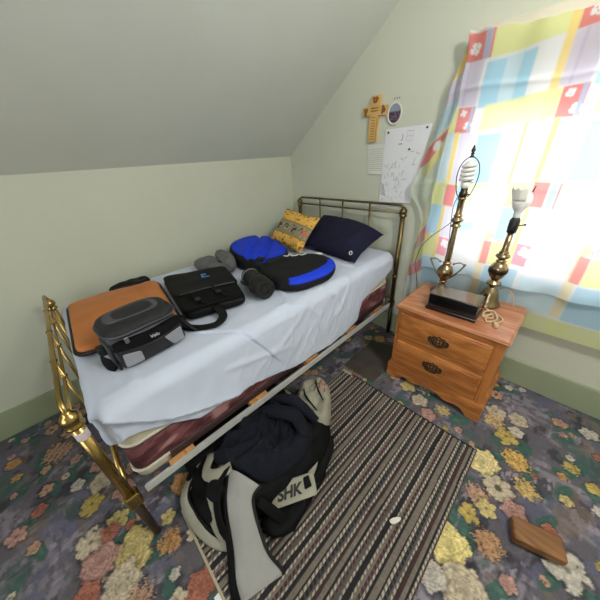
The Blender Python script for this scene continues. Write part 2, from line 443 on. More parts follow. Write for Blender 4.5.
X, Y, colr = paint_floor()
struct(grid_obj('floor', X, Y, 0*X, 'carpet', colr))

b = MB().box(XL-.1, XL, YF-.1, YB+.1, 0, 1.455); struct(b.build('wall_left', 'wall_paint'))
# headboard wall with a window opening
WX0, WX1, WZ0, WZ1 = -.60, .45, .78, 1.62
b = MB()
b.box(XL-.1, WX0, YB, YB+.14, 0, ZC+.05); b.box(WX1, XR+.1, YB, YB+.14, 0, ZC+.05)
b.box(WX0, WX1, YB, YB+.14, 0, WZ0); b.box(WX0, WX1, YB, YB+.14, WZ1, ZC+.05)
struct(b.build('wall_back', 'wall_paint'))
struct(MB().box(XR, XR+.1, YF-.1, YB+.1, 0, ZC+.05).build('wall_right', 'wall_paint'))
VX0, VX1, VZ0, VZ1 = -.75, .75, .75, 1.95  # opening for an added, unseen window that brightens the room from behind
b = MB().box(XL-.1, VX0, YF-.1, YF, 0, ZC+.05).box(VX1, XR+.1, YF-.1, YF, 0, ZC+.05).box(VX0, VX1, YF-.1, YF, 0, VZ0).box(VX0, VX1, YF-.1, YF, VZ1, ZC+.05)
struct(b.build('wall_front', 'wall_paint'))
w = MB()
for (x0,x1,z0,z1) in ((VX0,VX0+.05,VZ0,VZ1),(VX1-.05,VX1,VZ0,VZ1),(VX0+.05,VX1-.05,VZ0,VZ0+.05),(VX0+.05,VX1-.05,VZ1-.05,VZ1),(-.02,.02,VZ0+.05,VZ1-.05)):
    w.box(x0,x1,YF-.07,YF-.02,z0,z1,.003)
win2 = struct(w.build('added_window', 'casing_paint'))
MB().box(VX0+.05, VX1-.05, YF-.047, YF-.043, VZ0+.05, VZ1-.05).build('pane', 'pane_glass', win2)
sl = .7214; xt = XL+(ZC-1.455)/sl
prof = [(XL-.1, 1.455-.1*sl), (XL, 1.455), (xt, ZC), (XR+.1, ZC), (XR+.1, ZC+.12), (xt-.05, ZC+.12), (XL-.1, 1.455+.12)]
M = Matrix(((1,0,0,0),(0,0,-1,YB+.1),(0,1,0,0),(0,0,0,1)))
struct(MB().prism(prof, 0, YB-YF+.2, M).build('ceiling', 'ceiling_paint'))
b = MB().box(XL+.016, XR, YB-.016, YB, 0, .185, .004); struct(b.build('baseboard_back', 'trim_paint'))
b = MB().box(XL, XL+.016, YF, YB, 0, .185, .004); struct(b.build('baseboard_left', 'trim_paint'))
# the window
w = MB()
for (x0,x1,z0,z1) in ((WX0-.03,WX0,WZ0-.02,1.945),(WX1,WX1+.09,WZ0-.02,1.945),(WX0,WX1,WZ1,1.945)):
    w.box(x0,x1,YB-.016,YB,z0,z1,.004)
w.box(WX0-.11, WX1+.11, YB-.03, YB+.06, WZ0-.03, WZ0, .005)
for (x0,x1,z0,z1) in ((WX0,WX0+.04,WZ0,WZ1),(WX1-.04,WX1,WZ0,WZ1),(WX0+.04,WX1-.04,WZ0,WZ0+.05),(WX0+.04,WX1-.04,WZ1-.04,WZ1),(WX0+.04,WX1-.04,1.19,1.23)):
    w.box(x0,x1,YB+.05,YB+.09,z0,z1,.003)
win = struct(w.build('window_1', 'casing_paint'))
MB().box(WX0+.04, WX1-.04, YB+.068, YB+.072, WZ0+.05, WZ1-.04).build('pane', 'pane_glass', win)

# ------------------------------------------------------------------ curtain
def curtain():
    zs = np.linspace(0, 1, 260)
    # s < 0 : flap folded back to the wall on the left; s >= 0 : main panel
    ss = np.concatenate([np.linspace(-1, 0, 46)[:-1], np.linspace(0, 1, 260)])
    S, T = np.meshgrid(ss, zs)
    top = 1.930-.16*np.clip(S,0,.25)-.004*np.sin(S*40)**2; bot = np.where(S < 0, .06, .06+.40*sstep(.0,.12,S))
    Z = top+(bot-top)*T
    wz = np.interp(Z, [.0,.3,.6,.80,.92,1.0,1.09,1.17,1.23,1.30,1.44,1.56,1.65,1.75,1.87,1.93], [.10,.12,.12,.095,.065,.055,.10,.155,.165,.15,.11,.085,.078,.06,.022,.0])
    xl = np.interp(Z, [0,.7,.95,1.2,1.5,1.65,1.85,1.93], [-.655,-.665,-.675,-.675,-.656,-.634,-.632,-.640])
    XR1 = .50
    main = S >= 0
    X = np.where(main, xl+(XR1-xl)*np.clip(S,0,1), xl+S*wz+.012*(S > -.001))
    X = np.where(main, X, xl-.0+wz*(S))
    # soft vertical folds, more open towards the bottom
    fold = (1.9-Z)*.5
    Yf = 1.806+.010*np.sin(X*31+Z*1.2)+.016*fold*np.sin(X*17+1+.5*np.sin(Z*3))+.004*np.sin(Z*34+X*6)
    # sagging cross creases from the hanging
    for z0, am in ((1.69,.006),(1.245,.006),(.93,.006),(1.52,.004)):
        zz = Z-z0-.012*np.sin(X*8)
        Yf -= am*np.exp(-(zz/.012)**2)
    Yflap = Yf+.014+.022*np.abs(S)**.7+.008*np.sin(S*9+Z*7)+.006*np.sin(Z*25)*np.abs(S)
    edge = np.exp(-(np.clip(S,0,1)*(XR1-xl)/.012)**2)
    Y = np.where(main, Yf-.014*edge, np.minimum(Yflap, YB-.022))
    # crumpled top gather
    Y += .004*np.sin(X*60)*sstep(1.82,1.93,Z)
    # nearer the nightstand the cloth hangs behind it
    Y = np.maximum(Y, 1.806*np.ones_like(Y)*(Z < .66)+0*Y)
    Y = np.where(Z < .70, np.minimum(np.maximum(Y, 1.832), YB-.022), Y)
    # pattern: patchwork blocks in flat cloth coordinates
    u = np.where(main, X, xl+S*.30); v = Z+.012*np.sin(X*9)
    W = [232,232,236]
    col = np.ones(X.shape+(1,))*lin_np(W)
    def rect(u0,u1,z0,z1,c,k=1.,soft=.004):
        nonlocal col
        m = sstep(u0-soft,u0+soft,u)*sstep(u1+soft,u1-soft,u)*sstep(z0-soft,z0+soft,v)*sstep(z1+soft,z1-soft,v)*k
        col = col*(1-m[...,None])+lin_np(c)*m[...,None]
    RED,PINK,BLU,LBL,YEL,YG,LIL,GRB = [226,84,74],[236,120,140],[150,208,238],[196,224,240],[244,212,84],[226,230,140],[214,204,226],[150,170,210]
    def flower(x,z,r,c=W):
        nonlocal col
        d = np.hypot(u-x, v-z); a = np.arctan2(v-z,u-x)
        m = sstep(r*1.05,r*.9,d/(.75+.25*np.abs(np.sin(2*a+.6))))*(1-.9*sstep(.25,.1,np.abs(np.sin(2*a+.6)))*(d > r*.15))
        col = col*(1-m[...,None])+lin_np(c)*m[...,None]
    def tile(x0, z0):
        """one repeat of the printed patchwork, .41 wide and .79 high, its top left corner at x0, z0"""
        R = lambda a,b_,t,e,c,k=1.,soft=.004: rect(x0+a,x0+b_,z0-e,z0-t,c,k,soft)
        R(.0,.088,.0,.105,RED); flower(x0+.046,z0-.058,.026); R(.088,.112,.0,.105,GRB); R(.112,.124,.0,.105,RED); R(.124,.43,.0,.105,YG)
        R(-.03,-.0,.0,.42,YEL,.9); R(.0,.10,.105,.285,LIL); R(.03,.04,.105,.285,[196,180,220],.7); R(.115,.30,.12,.30,BLU); R(.19,.25,.12,.30,LBL)
        R(.02,.105,.29,.405,RED); flower(x0+.085,z0-.375,.022); flower(x0+.05,z0-.315,.018); R(.085,.10,.29,.405,GRB); R(.145,.38,.29,.40,YG,.9); R(-.03,.02,.29,.40,YG)
        R(-.06,.02,.405,.665,LBL); R(.025,.05,.40,.665,YEL); R(.055,.13,.405,.665,LIL); R(.15,.25,.42,.66,BLU); R(.27,.32,.41,.66,LBL,.6); R(.335,.375,.40,.665,YEL)
        R(-.06,.40,.655,.69,YG,.8); R(-.06,.03,.665,.785,YG); R(.035,.10,.665,.785,RED); R(.105,.135,.665,.785,BLU); R(.135,.145,.665,.785,RED); R(.15,.33,.68,.785,[240,238,190])
    def lower(x0, z0):
        R = lambda a,b_,t,e,c,k=1.,soft=.004: rect(x0+a,x0+b_,z0-e,z0-t,c,k,soft)
        R(-.06,.035,.0,.18,BLU,.9); R(.035,.055,.0,.40,YEL); R(.06,.12,.0,.18,LIL,.7); R(.14,.24,.08,.14,[160,226,226],.9,.02)
        R(-.06,.035,.19,.33,YG); R(-.10,-.06,.19,.33,RED,.9); R(.055,.13,.19,.31,PINK); flower(x0+.10,z0-.23,.03); R(.12,.15,.19,.31,LBL)
        R(.30,.40,.14,.30,PINK,.8,.02); flower(x0+.345,z0-.20,.03)
        R(-.06,.10,.34,.56,BLU,.8); R(.12,.30,.36,.55,LBL,.9,.02); R(.30,.34,.0,.55,YEL,.5)
        R(-.1,.4,.57,.68,YG,.8); R(0,.1,.68,.8,RED,.9); R(.1,.3,.7,1.2,LBL,.7)
    for k in (-1, 0, 1, 2):
        tile(-.645+k*.41+(.04 if k < 0 else 0), 1.922); lower(-.645+k*.41, 1.137)
    # flap print: blue, red flower, yellow, pale green grey
    f = np.where(main, 0, 1.)
    uf = -S
    def frect(a0,a1,z0,z1,c,tilt=.1):
        nonlocal col
        zz = Z+tilt*(uf-.5)
        m = (sstep(a0-.03,a0+.03,uf)*sstep(a1+.03,a1-.03,uf)*sstep(z0-.006,z0+.006,zz)*sstep(z1+.006,z1-.006,zz)*f)[...,None]
        col = col*(1-m)+lin_np(c)*m
    frect(-.1,1.1,0,2,[214,220,204]); frect(-.1,1.1,1.78,1.9,YEL); frect(-.1,1.1,1.66,1.78,LIL); frect(-.1,1.1,1.53,1.66,[170,206,222])
    frect(-.1,1.1,1.385,1.50,RED); frect(-.1,.7,1.30,1.40,[232,222,120],.3); frect(-.1,1.1,1.17,1.30,[206,216,196])
    d = np.hypot((uf-.45)*.12, Z-1.455); mm = (sstep(.030,.022,d)*f)[...,None]; col = col*(1-mm)+lin_np(W)*mm
    frect(-.1,1.1,.98,1.08,[234,228,180],.2); frect(-.1,.8,.86,.97,[236,110,110]); frect(.5,1.1,.84,.95,[222,180,150]); frect(-.1,1.1,.74,.82,YG); frect(-.1,1.1,.5,.7,[220,228,230])
    frect(-.1,1.1,.62,.72,[236,150,150]); frect(-.1,1.1,.3,.45,[226,180,170]); frect(-.1,1.1,.0,.28,[222,226,220])
    col = col*.76+.24*lin_np([240,240,242])
    o = grid_obj('curtain', X, Y, Z, 'curtain_cloth', col)
    return o
cu = curtain()
tag(cu, 'sheer patchwork curtain with red, yellow and blue blocks over the bright window', 'curtain')

# ------------------------------------------------------------------ bed frame
bed = thing('brass_bed', 'antique brass single bed frame with tube headboard and painted side rails', 'bed', (-1.40, .84, 0))
HY, FY, RX, LX = 1.835, -.182, -.868, -1.935
def bp(mb, name, m): return mb.build(name, m, bed, world=True)
def post(x, y, zball, ztop, m, foot):
    p = MB().tube([(x,y,.30),(x,y,zball)], .0175, 16)
    if not foot: p.lathe([(.0175,0),(.022,.008),(.0175,.02)], 16, TR(x,y,.55))
    o = bp(p, 'post', m)
    c = MB().lathe([(.017,0),(.026,.004),(.026,.012),(.019,.018),(.026,.03),(.027,.042),(.02,.055),(.012,.06),(.012,.068)], 18, TR(x,y,zball-.01))
    c.build('ball_finial', m, o); c2 = o.children[-1]
    # finial verts were given in world space: bring them into the bed's frame
    I = bed.matrix_basis.inverted()
    c2.data.transform(I)
    lg = MB().lathe([(.012,0),(.017,.01),(.014,.03),(.016,.06),(.0165,.30)], 14, TR(x,y,.001))
    bp(lg, 'leg', 'brown_leg' if foot else 'dark_brass')
    return o
def panel(y, zball, ztop, m, foot):
    for x in (LX, RX): post(x, y, zball, ztop, m, foot)
    r = .04
    path = [(LX,y,zball+.05),(LX,y,ztop-r)]+[(LX+r-r*math.cos(a),y,ztop-r+r*math.sin(a)) for a in np.linspace(.3,PI/2,5)]
    path += [(RX-r+r*math.sin(a),y,ztop-r+r*math.cos(a)) for a in np.linspace(0,PI/2-.3,5)]+[(RX,y,ztop-r),(RX,y,zball+.05)]
    bp(MB().tube(path, .0085, 10), 'top_rail', m)
    bp(MB().tube([(LX,y,zball+.012),(RX,y,zball+.012)], .0055, 8), 'cross_rail', m)
    bp(MB().tube([(LX,y,.36),(RX,y,.36)], .012, 10), 'lower_rail', m)
    for x in (-1.669,-1.41,-1.145):
        s = MB().tube([(x,y,.36),(x,y,ztop)], .0065, 8)
        for z in (ztop, zball+.012): s.ball((x,y,z), (.012,.010), 12)
        bp(s, 'spindle', m)
panel(HY, 1.035, 1.105, 'old_brass', False)
panel(FY, .775, .86, 'gold_brass', True)
for x in (LX, RX):
    sg = 1 if x < -1.4 else -1
    rl = MB().box(x-.003, x+.003, FY+.05, HY-.03, .285, .325, .001).box(min(x,x+sg*.036), max(x,x+sg*.036), FY+.05, HY-.03, .285, .290, .001)
    bp(rl, 'side_rail', 'rail_paint')
    for y, s2 in ((FY,1),(HY,-1)):
        k = MB().box(x-.024, x+.024, y-.022, y+.028 if s2 > 0 else y+.022, .268, .342, .008) if s2 > 0 else MB().box(x-.021, x+.021, y-.028, y+.02, .28, .335, .006)
        bp(k, 'corner_block', 'gold_brass' if y < 0 else 'dark_brass')
tape = MB().lathe([(.0183,0),(.0185,.002),(.0185,.032),(.0183,.034)], 16, TR(RX,FY,.712))
bp(tape, 'tape_band', 'pale_tape')['label'] = 'pale sticker wrapped round the brass post'
for y in (.03, .45, .87, 1.29, 1.66):
    sx = RX+.001 if y < .5 else RX-.012
    bp(MB().box(LX+.006, sx-.006, y-.055, y+.055, .291, .327, .002), 'slat', 'slat_wood')

# box spring
bs = thing('box_spring', 'maroon damask box spring on the brass bed frame under the mattress', 'box spring', (-1.40,.84,.328))
BX0, BX1, BY0, BY1 = -1.915, -.897, -.135, 1.805
def side_loop(x0,x1,y0,y1,r,n=8):
    pts = []
    for cx, cy, a0 in ((x1-r,y1-r,0),(x0+r,y1-r,PI/2),(x0+r,y0+r,PI),(x1-r,y0+r,1.5*PI)):
        pts += [(cx+r*math.cos(a0+PI/2*i/n), cy+r*math.sin(a0+PI/2*i/n)) for i in range(n+1)]
    return pts
def dense(loop, step=.02):
    out = []; n = len(loop)
    for i in range(n):
        a, c = Vector((*loop[i],0)), Vector((*loop[(i+1) % n],0)); k = max(1, int((c-a).length/step))
        out += [(a.lerp(c, j/k).x, a.lerp(c, j/k).y) for j in range(k)]
    return out
def wallband(mb, loop, z0, z1, bulge, colf=None, nz_=9, cap=True):
    n = len(loop); vs, fs, cs = [], [], []
    cx = sum(p[0] for p in loop)/n; cy = sum(p[1] for p in loop)/n
    for j in range(nz_):
        t = j/(nz_-1); z = z0+(z1-z0)*t; o = bulge*math.sin(PI*t)
        for p in loop:
            d = Vector((p[0]-cx, p[1]-cy)); 
            nx = (1 if d.x > 0 else -1) if abs(abs(d.x)-(BX1-BX0)/2) < .05 else 0; ny = (1 if d.y > 0 else -1) if abs(abs(d.y)-(BY1-BY0)/2) < .05 else 0
            q = (p[0]+nx*o, p[1]+ny*o, z); vs.append(q); cs.append(colf(*q) if colf else (.51,.5,.5))
    for j in range(nz_-1):
        for k in range(n): a = j*n+k; b2 = j*n+(k+1) % n; fs.append((a,b2,b2+n,a+n))
    if cap: fs.append(tuple(range(n))[::-1]); fs.append(tuple(range((nz_-1)*n, nz_*n)))
    mb.add(vs, fs, None, cs)
def damask(x, y, z):
    s = y if abs(x-BX1) < .03 or abs(x-BX0) < .03 else x
    n = nz(s*11, z*24, 3)+.5*nz(s*30, z*60, 7); n2 = nz(s*6+9, z*15, 5)
    c = Vector((92,48,52))
    if n > .12: c = Vector((124,76,78))
    if n < -.25: c = Vector((70,36,42))
    if n2 > .34: c = Vector((170,124,124))
    return lin(c)
loop = dense(side_loop(BX0,BX1,BY0,BY1,.05))
bb = MB(); wallband(bb, loop, .375, .505, .003, damask, 14); bb.build('side_band', 'damask', bs, world=True)
bb = MB(); wallband(bb, loop, .329, .374, .002, lambda x,y,z: lin((186,178,160)) if (y < -.01 or y > 1.74) else lin((58,38,38)), 5); bb.build('bottom_border', 'damask', bs, world=True)['label'] = 'border painted dark as a shaded gap, with cream corner guards'  # dark colour stands in for the shade between box spring and rail
lp3 = [(p[0]*1.0, p[1], 0) for p in loop]
for z in (.375,):
    run = [p for p in loop if p[0] > -1.0 and p[1] < .0]; run.sort(key=lambda p: math.atan2(p[1]-.10, p[0]+1.05))
    bb = MB().tube([(p[0]+.003, p[1]-.003*(p[1] < -.08), z) for p in run], .006, 6); bb.build('corner_piping', 'piping_white', bs, world=True); continue
    bb = MB().tube([(p[0]+(.003 if p[0] > -1.4 else -.003), p[1]+(.003 if p[1] > .8 else -.003), z) for p in loop+loop[:1]], .006, 6); bb.build('piping', 'piping_white', bs, world=True)
# mattress
mt = thing('mattress', 'cream mattress with white piping lying on the maroon box spring', 'mattress', (-1.40,.84,.506))
loop2 = dense(side_loop(BX0-.005,BX1-.012,BY0+.004,BY1-.002,.06))
bb = MB(); wallband(bb, loop2, .507, .695, .004); bb.build('body', 'mattress_ticking', mt, world=True)
for z in (.515, .690):
    bb = MB().tube([(p[0]+(.002 if p[0] > -1.4 else -.002), p[1]+(.002 if p[1] > .8 else -.002), z) for p in loop2+loop2[:1]], .0075, 6); bb.build('piping', 'piping_white', mt, world=True)

# fitted sheet pulled over the mattress and hanging down its side and foot end
ZT = .757
def sheet():
    nx, ny = 230, 330
    xe, ye, r = -.945, -.096, .060
    us = np.linspace(0, 1, nx); vs = np.linspace(0, 1, ny)
    U, V = np.meshgrid(us, vs)
    hem_y = [-.2,-.11,-.05,.05,.15,.30,.44,.60,.70,.85,1.04,1.20,1.34,1.39,1.50,1.70,1.80]
    hem_z = [.60,.60,.585,.525,.465,.465,.455,.40,.372,.358,.335,.345,.39,.51,.55,.60,.63]
    # along: v 0 at head, then foot overhang
    Lf = r*PI/2-r+.255; yl0 = 1.80
    b_ = yl0-(yl0-ye+Lf+r)*V             # flat coordinate along the bed (can pass ye)
    yy = np.maximum(b_, ye)
    hz = np.interp(yy, hem_y, hem_z)+.003*np.sin(yy*23)
    Ls = r*PI/2+(ZT-r-hz)
    x0 = -1.955
    us_len = (xe-x0)+Ls
    a_ = x0+us_len*U
    dx = np.maximum(0, a_-xe); dy = np.maximum(0, ye-b_)
    # limit the hang at the corner
    d = np.hypot(dx, dy)+1e-9; lim = np.where(dy > 0, Ls*(dx/d)**2+(r*PI/2-r+.185)*(dy/d)**2, 1e9)
    k = np.minimum(1, (lim+0*d)/d); 
    nxv, nyv = dx/d, -dy/d
    d = d*k
    arc = np.minimum(d, r*PI/2); rest = d-arc
    hor = r*np.sin(arc/r)+rest*.02; drop = r*(1-np.cos(arc/r))+rest
    X = np.minimum(a_, xe)+nxv*hor; Y = np.maximum(b_, ye)+nyv*hor; Z = ZT-drop
    side = sstep(.03,.12,d)
    # wrinkles
    f = np.zeros_like(X)
    n1 = fbm(a_*7+3, b_*7, 5, 3)-.5; n2 = fbm(a_*14+b_*9, b_*22-a_*7, 6, 3)-.5
    rid = 1-np.abs(fbm(a_*6+b_*4, b_*9-a_*4, 9, 3)-.5)*7; rid = np.clip(rid,0,1)**2
    f += .008*n1*(.4+side)+.003*n2*(.3+side)+.0012*rid*side
    rid2 = np.clip(1-np.abs(fbm(a_*4+b_*9+8, b_*5+a_*7, 31, 2)-.5)*8,0,1)**2
    f += .004*rid2*side*sstep(.25,.5,yy)*sstep(1.5,1.2,yy)
    def crease(pts, w, amp, step=False):
        nonlocal f
        best = np.full(X.shape, 9.); sd = np.zeros_like(X)
        for (p,q) in zip(pts[:-1], pts[1:]):
            px,py = p; qx,qy = q; ex,ey = qx-px, qy-py; L2 = ex*ex+ey*ey
            t = np.clip(((a_-px)*ex+(b_-py)*ey)/L2,0,1); ddx = a_-px-t*ex; ddy = b_-py-t*ey
            dd = np.hypot(ddx,ddy); s2 = np.sign(ex*ddy-ey*ddx); m_ = dd < best
            best = np.where(m_,dd,best); sd = np.where(m_,s2,sd)
        if step: f += amp*np.where(sd > 0, np.exp(-best/(w*4)), -.35*np.exp(-(best/w)**2))
        else: f += amp*np.exp(-(best/w)**2)
    # long tucked fold running along the side from the foot corner
    crease([(-.87,-.12),(-.80,-.04),(-.724,.05),(-.66,.2),(-.615,.34)], .012, .026, True)
    crease([(-1.05,.30),(-.92,.44),(-.80,.52),(-.66,.60)], .012, .009, True)
    crease([(-.78,.34),(-.74,.50),(-.70,.66)], .018, 0.006600000000000001)
    crease([(-.95,.70),(-.86,.86),(-.76,.95)], .018, 0.0055000000000000005)
    crease([(-.92,1.0),(-.84,1.10),(-.72,1.14)], .018, 0.00605)
    crease([(-.90,1.25),(-.80,1.22),(-.70,1.10)], .018, 0.0055000000000000005)
    crease([(-.96,.92),(-.82,.78),(-.72,.62)], .018, 0.0055000000000000005)
    crease([(-1.3,-.05),(-1.1,.02),(-.95,.0)], .02, .008); crease([(-1.7,1.1),(-1.4,1.2),(-1.1,1.38),(-.9,1.4)], .02, .005)
    crease([(-1.15,.85),(-1.0,.80),(-.9,.70)], .016, .007); crease([(-1.1,1.05),(-1.0,1.0),(-.92,1.02)], .014, .007)
    vx = np.where(side > 0, nxv*np.sin(arc/r), 0); vy = np.where(side > 0, nyv*np.sin(arc/r), 0); vz = np.cos(arc/r)
    f = np.maximum(f, -.004)
    X = X+vx*f; Y = Y+vy*f; Z = Z+vz*f
    # small lip at the hem so the cloth shows its thickness
    return grid_obj('bed_sheet', X, Y, Z, 'sheet_cotton')
sh = sheet(); sm = sh.modifiers.new('thickness', 'SOLIDIFY'); sm.thickness = .003; sm.offset = -1
tag(sh, 'rumpled pale blue white sheet covering the mattress and hanging over its side', 'bed sheet')

# ------------------------------------------------------------------ pillows
def pillow(mb, M, lx, ly, th, n=44, colf=None, ear=.06, wr=.006, seed=0):
    """two faced cushion on a local xy plane, corners drawn out"""
    for sgn in (1,-1):
        vs, fs, cs = [], [], []
        for j in range(n+1):
            for i in range(n+1):
                u, v = i/n*2-1, j/n*2-1
                k = (1-abs(u)**2.4)*(1-abs(v)**2.4); h = th/2*max(0,k)**.48
                pin = 1-.07*(1-abs(v)**2)*(abs(u) > .0)*abs(u)**3; piv = 1-.07*(1-u*u)*abs(v)**3
                x, y = u*lx/2*pin, v*ly/2*piv
                w = wr*(nz(x*14+seed, y*14, sgn*2)+.7*nz(x*30, y*9+seed, 4))*min(1, k*4)
                vs.append((x, y, sgn*(h+w*(sgn > 0 or 1)))); cs.append(colf(u, v, sgn) if colf else (.5,.5,.5))
        for j in range(n):
            for i in range(n):
                a = j*(n+1)+i; q = (a,a+1,a+n+2,a+n+1); fs.append(q if sgn > 0 else q[::-1])
        mb.add(vs, fs, M, cs)
    return mb
# navy pillow: leans back on the headboard
o_ = (-1.265, 1.590, .880); ex = (.575,-.03,-.015); ey = (.0,.30,.20)
Mp = frame(o_, ex, ey)
np_ = thing('pillow', 'plump dark navy pillow lying against the brass headboard', 'pillow', (-1.265,1.50,.77))
pm = pillow(MB(), Mp, .60, .36, .17, seed=3); Mi = Mp.inverted()
for q in pm.v:
    l = Mi @ q; u, v = max(0, l.x/.30), max(0, l.y/.18+.4)
    q.z -= .062*u*u*v/1.4; q.x += .012*u*v
pm.build('pillow_body', 'navy_cotton', np_, world=True)
rg = MB(); rg.tube([(.012*math.cos(a),.012*math.sin(a),0) for a in np.linspace(0,2*PI,17)], .0035, 6, Mp @ TR(.245,-.135,.040,0,.5,0)); rg.build('button_ring', 'white_print', np_, world=True)['label'] = 'pale ring button on the corner'
# printed yellow cushion
TL,TRr,BR,BL = Vector((-1.80,1.53,1.055)),Vector((-1.43,1.53,1.01)),Vector((-1.39,1.325,.785)),Vector((-1.80,1.345,.825))
cc = (TL+TRr+BR+BL)/4; ex = ((TRr-TL)+(BR-BL)).normalized(); ey = ((TL-BL)+(TRr-BR)).normalized()
Mc = frame(cc, ex, ey)
def cush(u, v, s):
    G, Yc = Vector((140,132,108)), Vector((222,174,86))
    if s < 0: return lin(Vector((60,50,40)))
    c = Yc.copy()
    if -.42 < v < .34:
        c = G.copy()
        for k, (cx, typ) in enumerate(((-.72,0),(-.22,1),(.24,0),(.62,1))):
            dx, dy = (u-cx)/.20, (v+.02)/.28; d = math.hypot(dx,dy); a = math.atan2(dy,dx)
            if typ == 1:
                if abs(d-(.30+.10*a)) < .13 and d < 1: c = Vector((64,52,48))
            else:
                if d < .55+.3*math.sin(3*a+1): c = Vector((72,62,58))
                if (dx-.2)**2+(dy+.75)**2 < .06: c = Vector((90,76,64))
        if (u-.84)**2+((v+.05)*1.0)**2 < .02: c = Vector((206,110,84))
        if nz(u*9, v*9, 2) > .33: c = Vector((176,160,120))
        if v > .27 or v < -.35: c = Vector((150,124,70))
    else:
        n = nz(u*7, v*9, 9)
        if n > .36: c = Vector((140,92,46))
        if abs(v) > .72 and nz(u*12, v*5, 1) > .26: c = Vector((122,76,40))
        if n < -.3: c = Vector((226,184,104))
    return lin(c)
yc = pillow(MB(), Mc, .40, .315, .10, n=110, colf=cush, seed=8, wr=.004)
yco = yc.build('cushion', 'cushion_print'); tag(yco, 'small mustard yellow cushion with grey patterned band propped on the navy pillow', 'cushion')

# ------------------------------------------------------------------ things on the bed
ZS = ZT+.010
# tan leather bag lying flat
lb = thing('leather_bag', 'flat tan leather bag lying at the foot end of the bed against the wall', 'bag', (-1.52,.08,ZS))
ol = [(-1.80,.36),(-1.84,.12),(-1.85,-.11),(-1.55,-.13),(-1.24,-.135),(-1.17,-.10),(-1.165,.15),(-1.17,.29),(-1.30,.335),(-1.55,.355)]
def sq(poly, r=.02, n=4):
    out = []
    m = len(poly)
    for i in range(m):
        a, p, c = Vector((*poly[i-1],0)), Vector((*poly[i],0)), Vector((*poly[(i+1) % m],0))
        d1, d2 = (a-p).normalized(), (c-p).normalized()
        for k in range(n+1):
            t = k/n; out.append(tuple((p+d1*r*(1-t)**2+d2*r*t**2)[:2]))
    return dense(out, .03)
def ldisp(x, y, r): return .012*nz(x*4, y*6, 1)+.006*nz(x*9, y*14, 5)+.012*math.exp(-((y-.20+.1*(x+1.5))/.012)**2)*.5-.01*math.exp(-((y-.215+.1*(x+1.5))/.012)**2)+.02*(1-min(1,abs(r)))
MB().puffy(sq([(-1.79,.355),(-1.85,-.11),(-1.26,-.13),(-1.185,.275)], .05), .045, 2.6, TR(0,0,ZS), disp=ldisp, smooth_outline=False, rings=14).build('body', 'tan_leather', lb, world=True)
e_ = sq([(-1.795,.36),(-1.855,-.115),(-1.255,-.135),(-1.180,.28)], .05)
MB().tube([(p[0],p[1],ZS+.012) for p in e_+e_[:1]], .009, 6).build('trim', 'black_trim', lb, world=True)['label'] = 'black edge trim'
MB().puffy([(-1.96,.30),(-1.95,.16),(-1.89,.10),(-1.82,.16),(-1.84,.31),(-1.90,.34)], .030, 2.5, TR(0,0,ZS), disp=lambda x,y,r: .01*nz(x*20,y*20,2)).build('handle_pad', 'black_nylon', lb, world=True)['label'] = 'black padded end behind the leather'

# camera bag
cb = thing('camera_bag', 'small black and grey camera bag in front of the tan leather bag', 'bag', (-1.14,.105,ZS), .10)
cb.scale = (1, .93, 1)
def rrect(hx, hy, r, n=6): return side_loop(-hx,hx,-hy,hy,r,n)
def loft(mb, rings, M=None, cap=True):
    vs, fs = [], []; n = len(rings[0][0])
    for loop_, z, ox in rings:
        vs += [(p[0]+ox, p[1], z) for p in loop_]
    for i in range(len(rings)-1):
        for k in range(n): a = i*n+k; b2 = i*n+(k+1) % n; fs.append((a,b2,b2+n,a+n))
    if cap: fs.append(tuple(range(n))[::-1]); fs.append(tuple(range((len(rings)-1)*n, len(rings)*n)))
    return mb.add(vs, fs, M)
loft(MB(), [(rrect(.085,.125,.05),0,0),(rrect(.095,.135,.06),.008,0),(rrect(.102,.142,.06),.05,0),(rrect(.10,.14,.06),.10,0),(rrect(.094,.134,.06),.135,-.004)]).build('body', 'slate_nylon', cb)
lid = [(rrect(.098,.139,.065),.128,-.004),(rrect(.105,.146,.07),.132,-.004),(rrect(.105,.146,.07),.150,-.004),(rrect(.097,.138,.065),.162,-.006),(rrect(.075,.112,.055),.170,-.012),(rrect(.05,.08,.04),.174,-.016),(rrect(.02,.03,.015),.176,-.018)]
lo = loft(MB(), lid).build('lid', 'camera_black', cb)
zl = [(p[0]*1.03-.004,p[1]*1.02,.141) for p in rrect(.105,.146,.07)]
MB().tube(zl+zl[:1], .0045, 6).build('zipper', 'slate_nylon', lo)
MB().box(.088,.098,-.135,-.12,.122,.146,.003,TR(0,0,0,.35)).build('zip_pull', 'zip_metal', lo)
# raised panel on the lid
MB().puffy([(-.06,-.09),(.03,-.11),(.055,-.02),(.05,.08),(-.02,.105),(-.075,.06)], .006, 2.5, TR(-.01,0,.168)).build('lid_panel', 'slate_nylon', lo)
YZ = lambda ox, tilt=0.: Matrix.Translation((ox,0,0)) @ Matrix.Rotation(tilt,4,'Y') @ Matrix(((0,0,1,0),(1,0,0,0),(0,1,0,0),(0,0,0,1)))
pk = MB().puffy([(-.125,.012),(0,.006),(.125,.012),(.132,.05),(.122,.098),(0,.085),(-.122,.098),(-.132,.05)], .034, 2.6, YZ(.085), N=72).build('front_pocket', 'camera_black', cb)
MB().puffy(sq([(-.126,.016),(-.056,.012),(-.056,.060),(-.122,.078)], .008), .010, 2.4, YZ(.1125), smooth_outline=False, rings=4).build('pocket_panel', 'silver_panel', pk)['label'] = 'light grey panel'
MB().puffy(sq([(.074,.012),(.126,.016),(.124,.080),(.044,.066)], .008), .010, 2.4, YZ(.1125), smooth_outline=False, rings=4).build('pocket_panel', 'silver_panel', pk)['label'] = 'light grey panel'
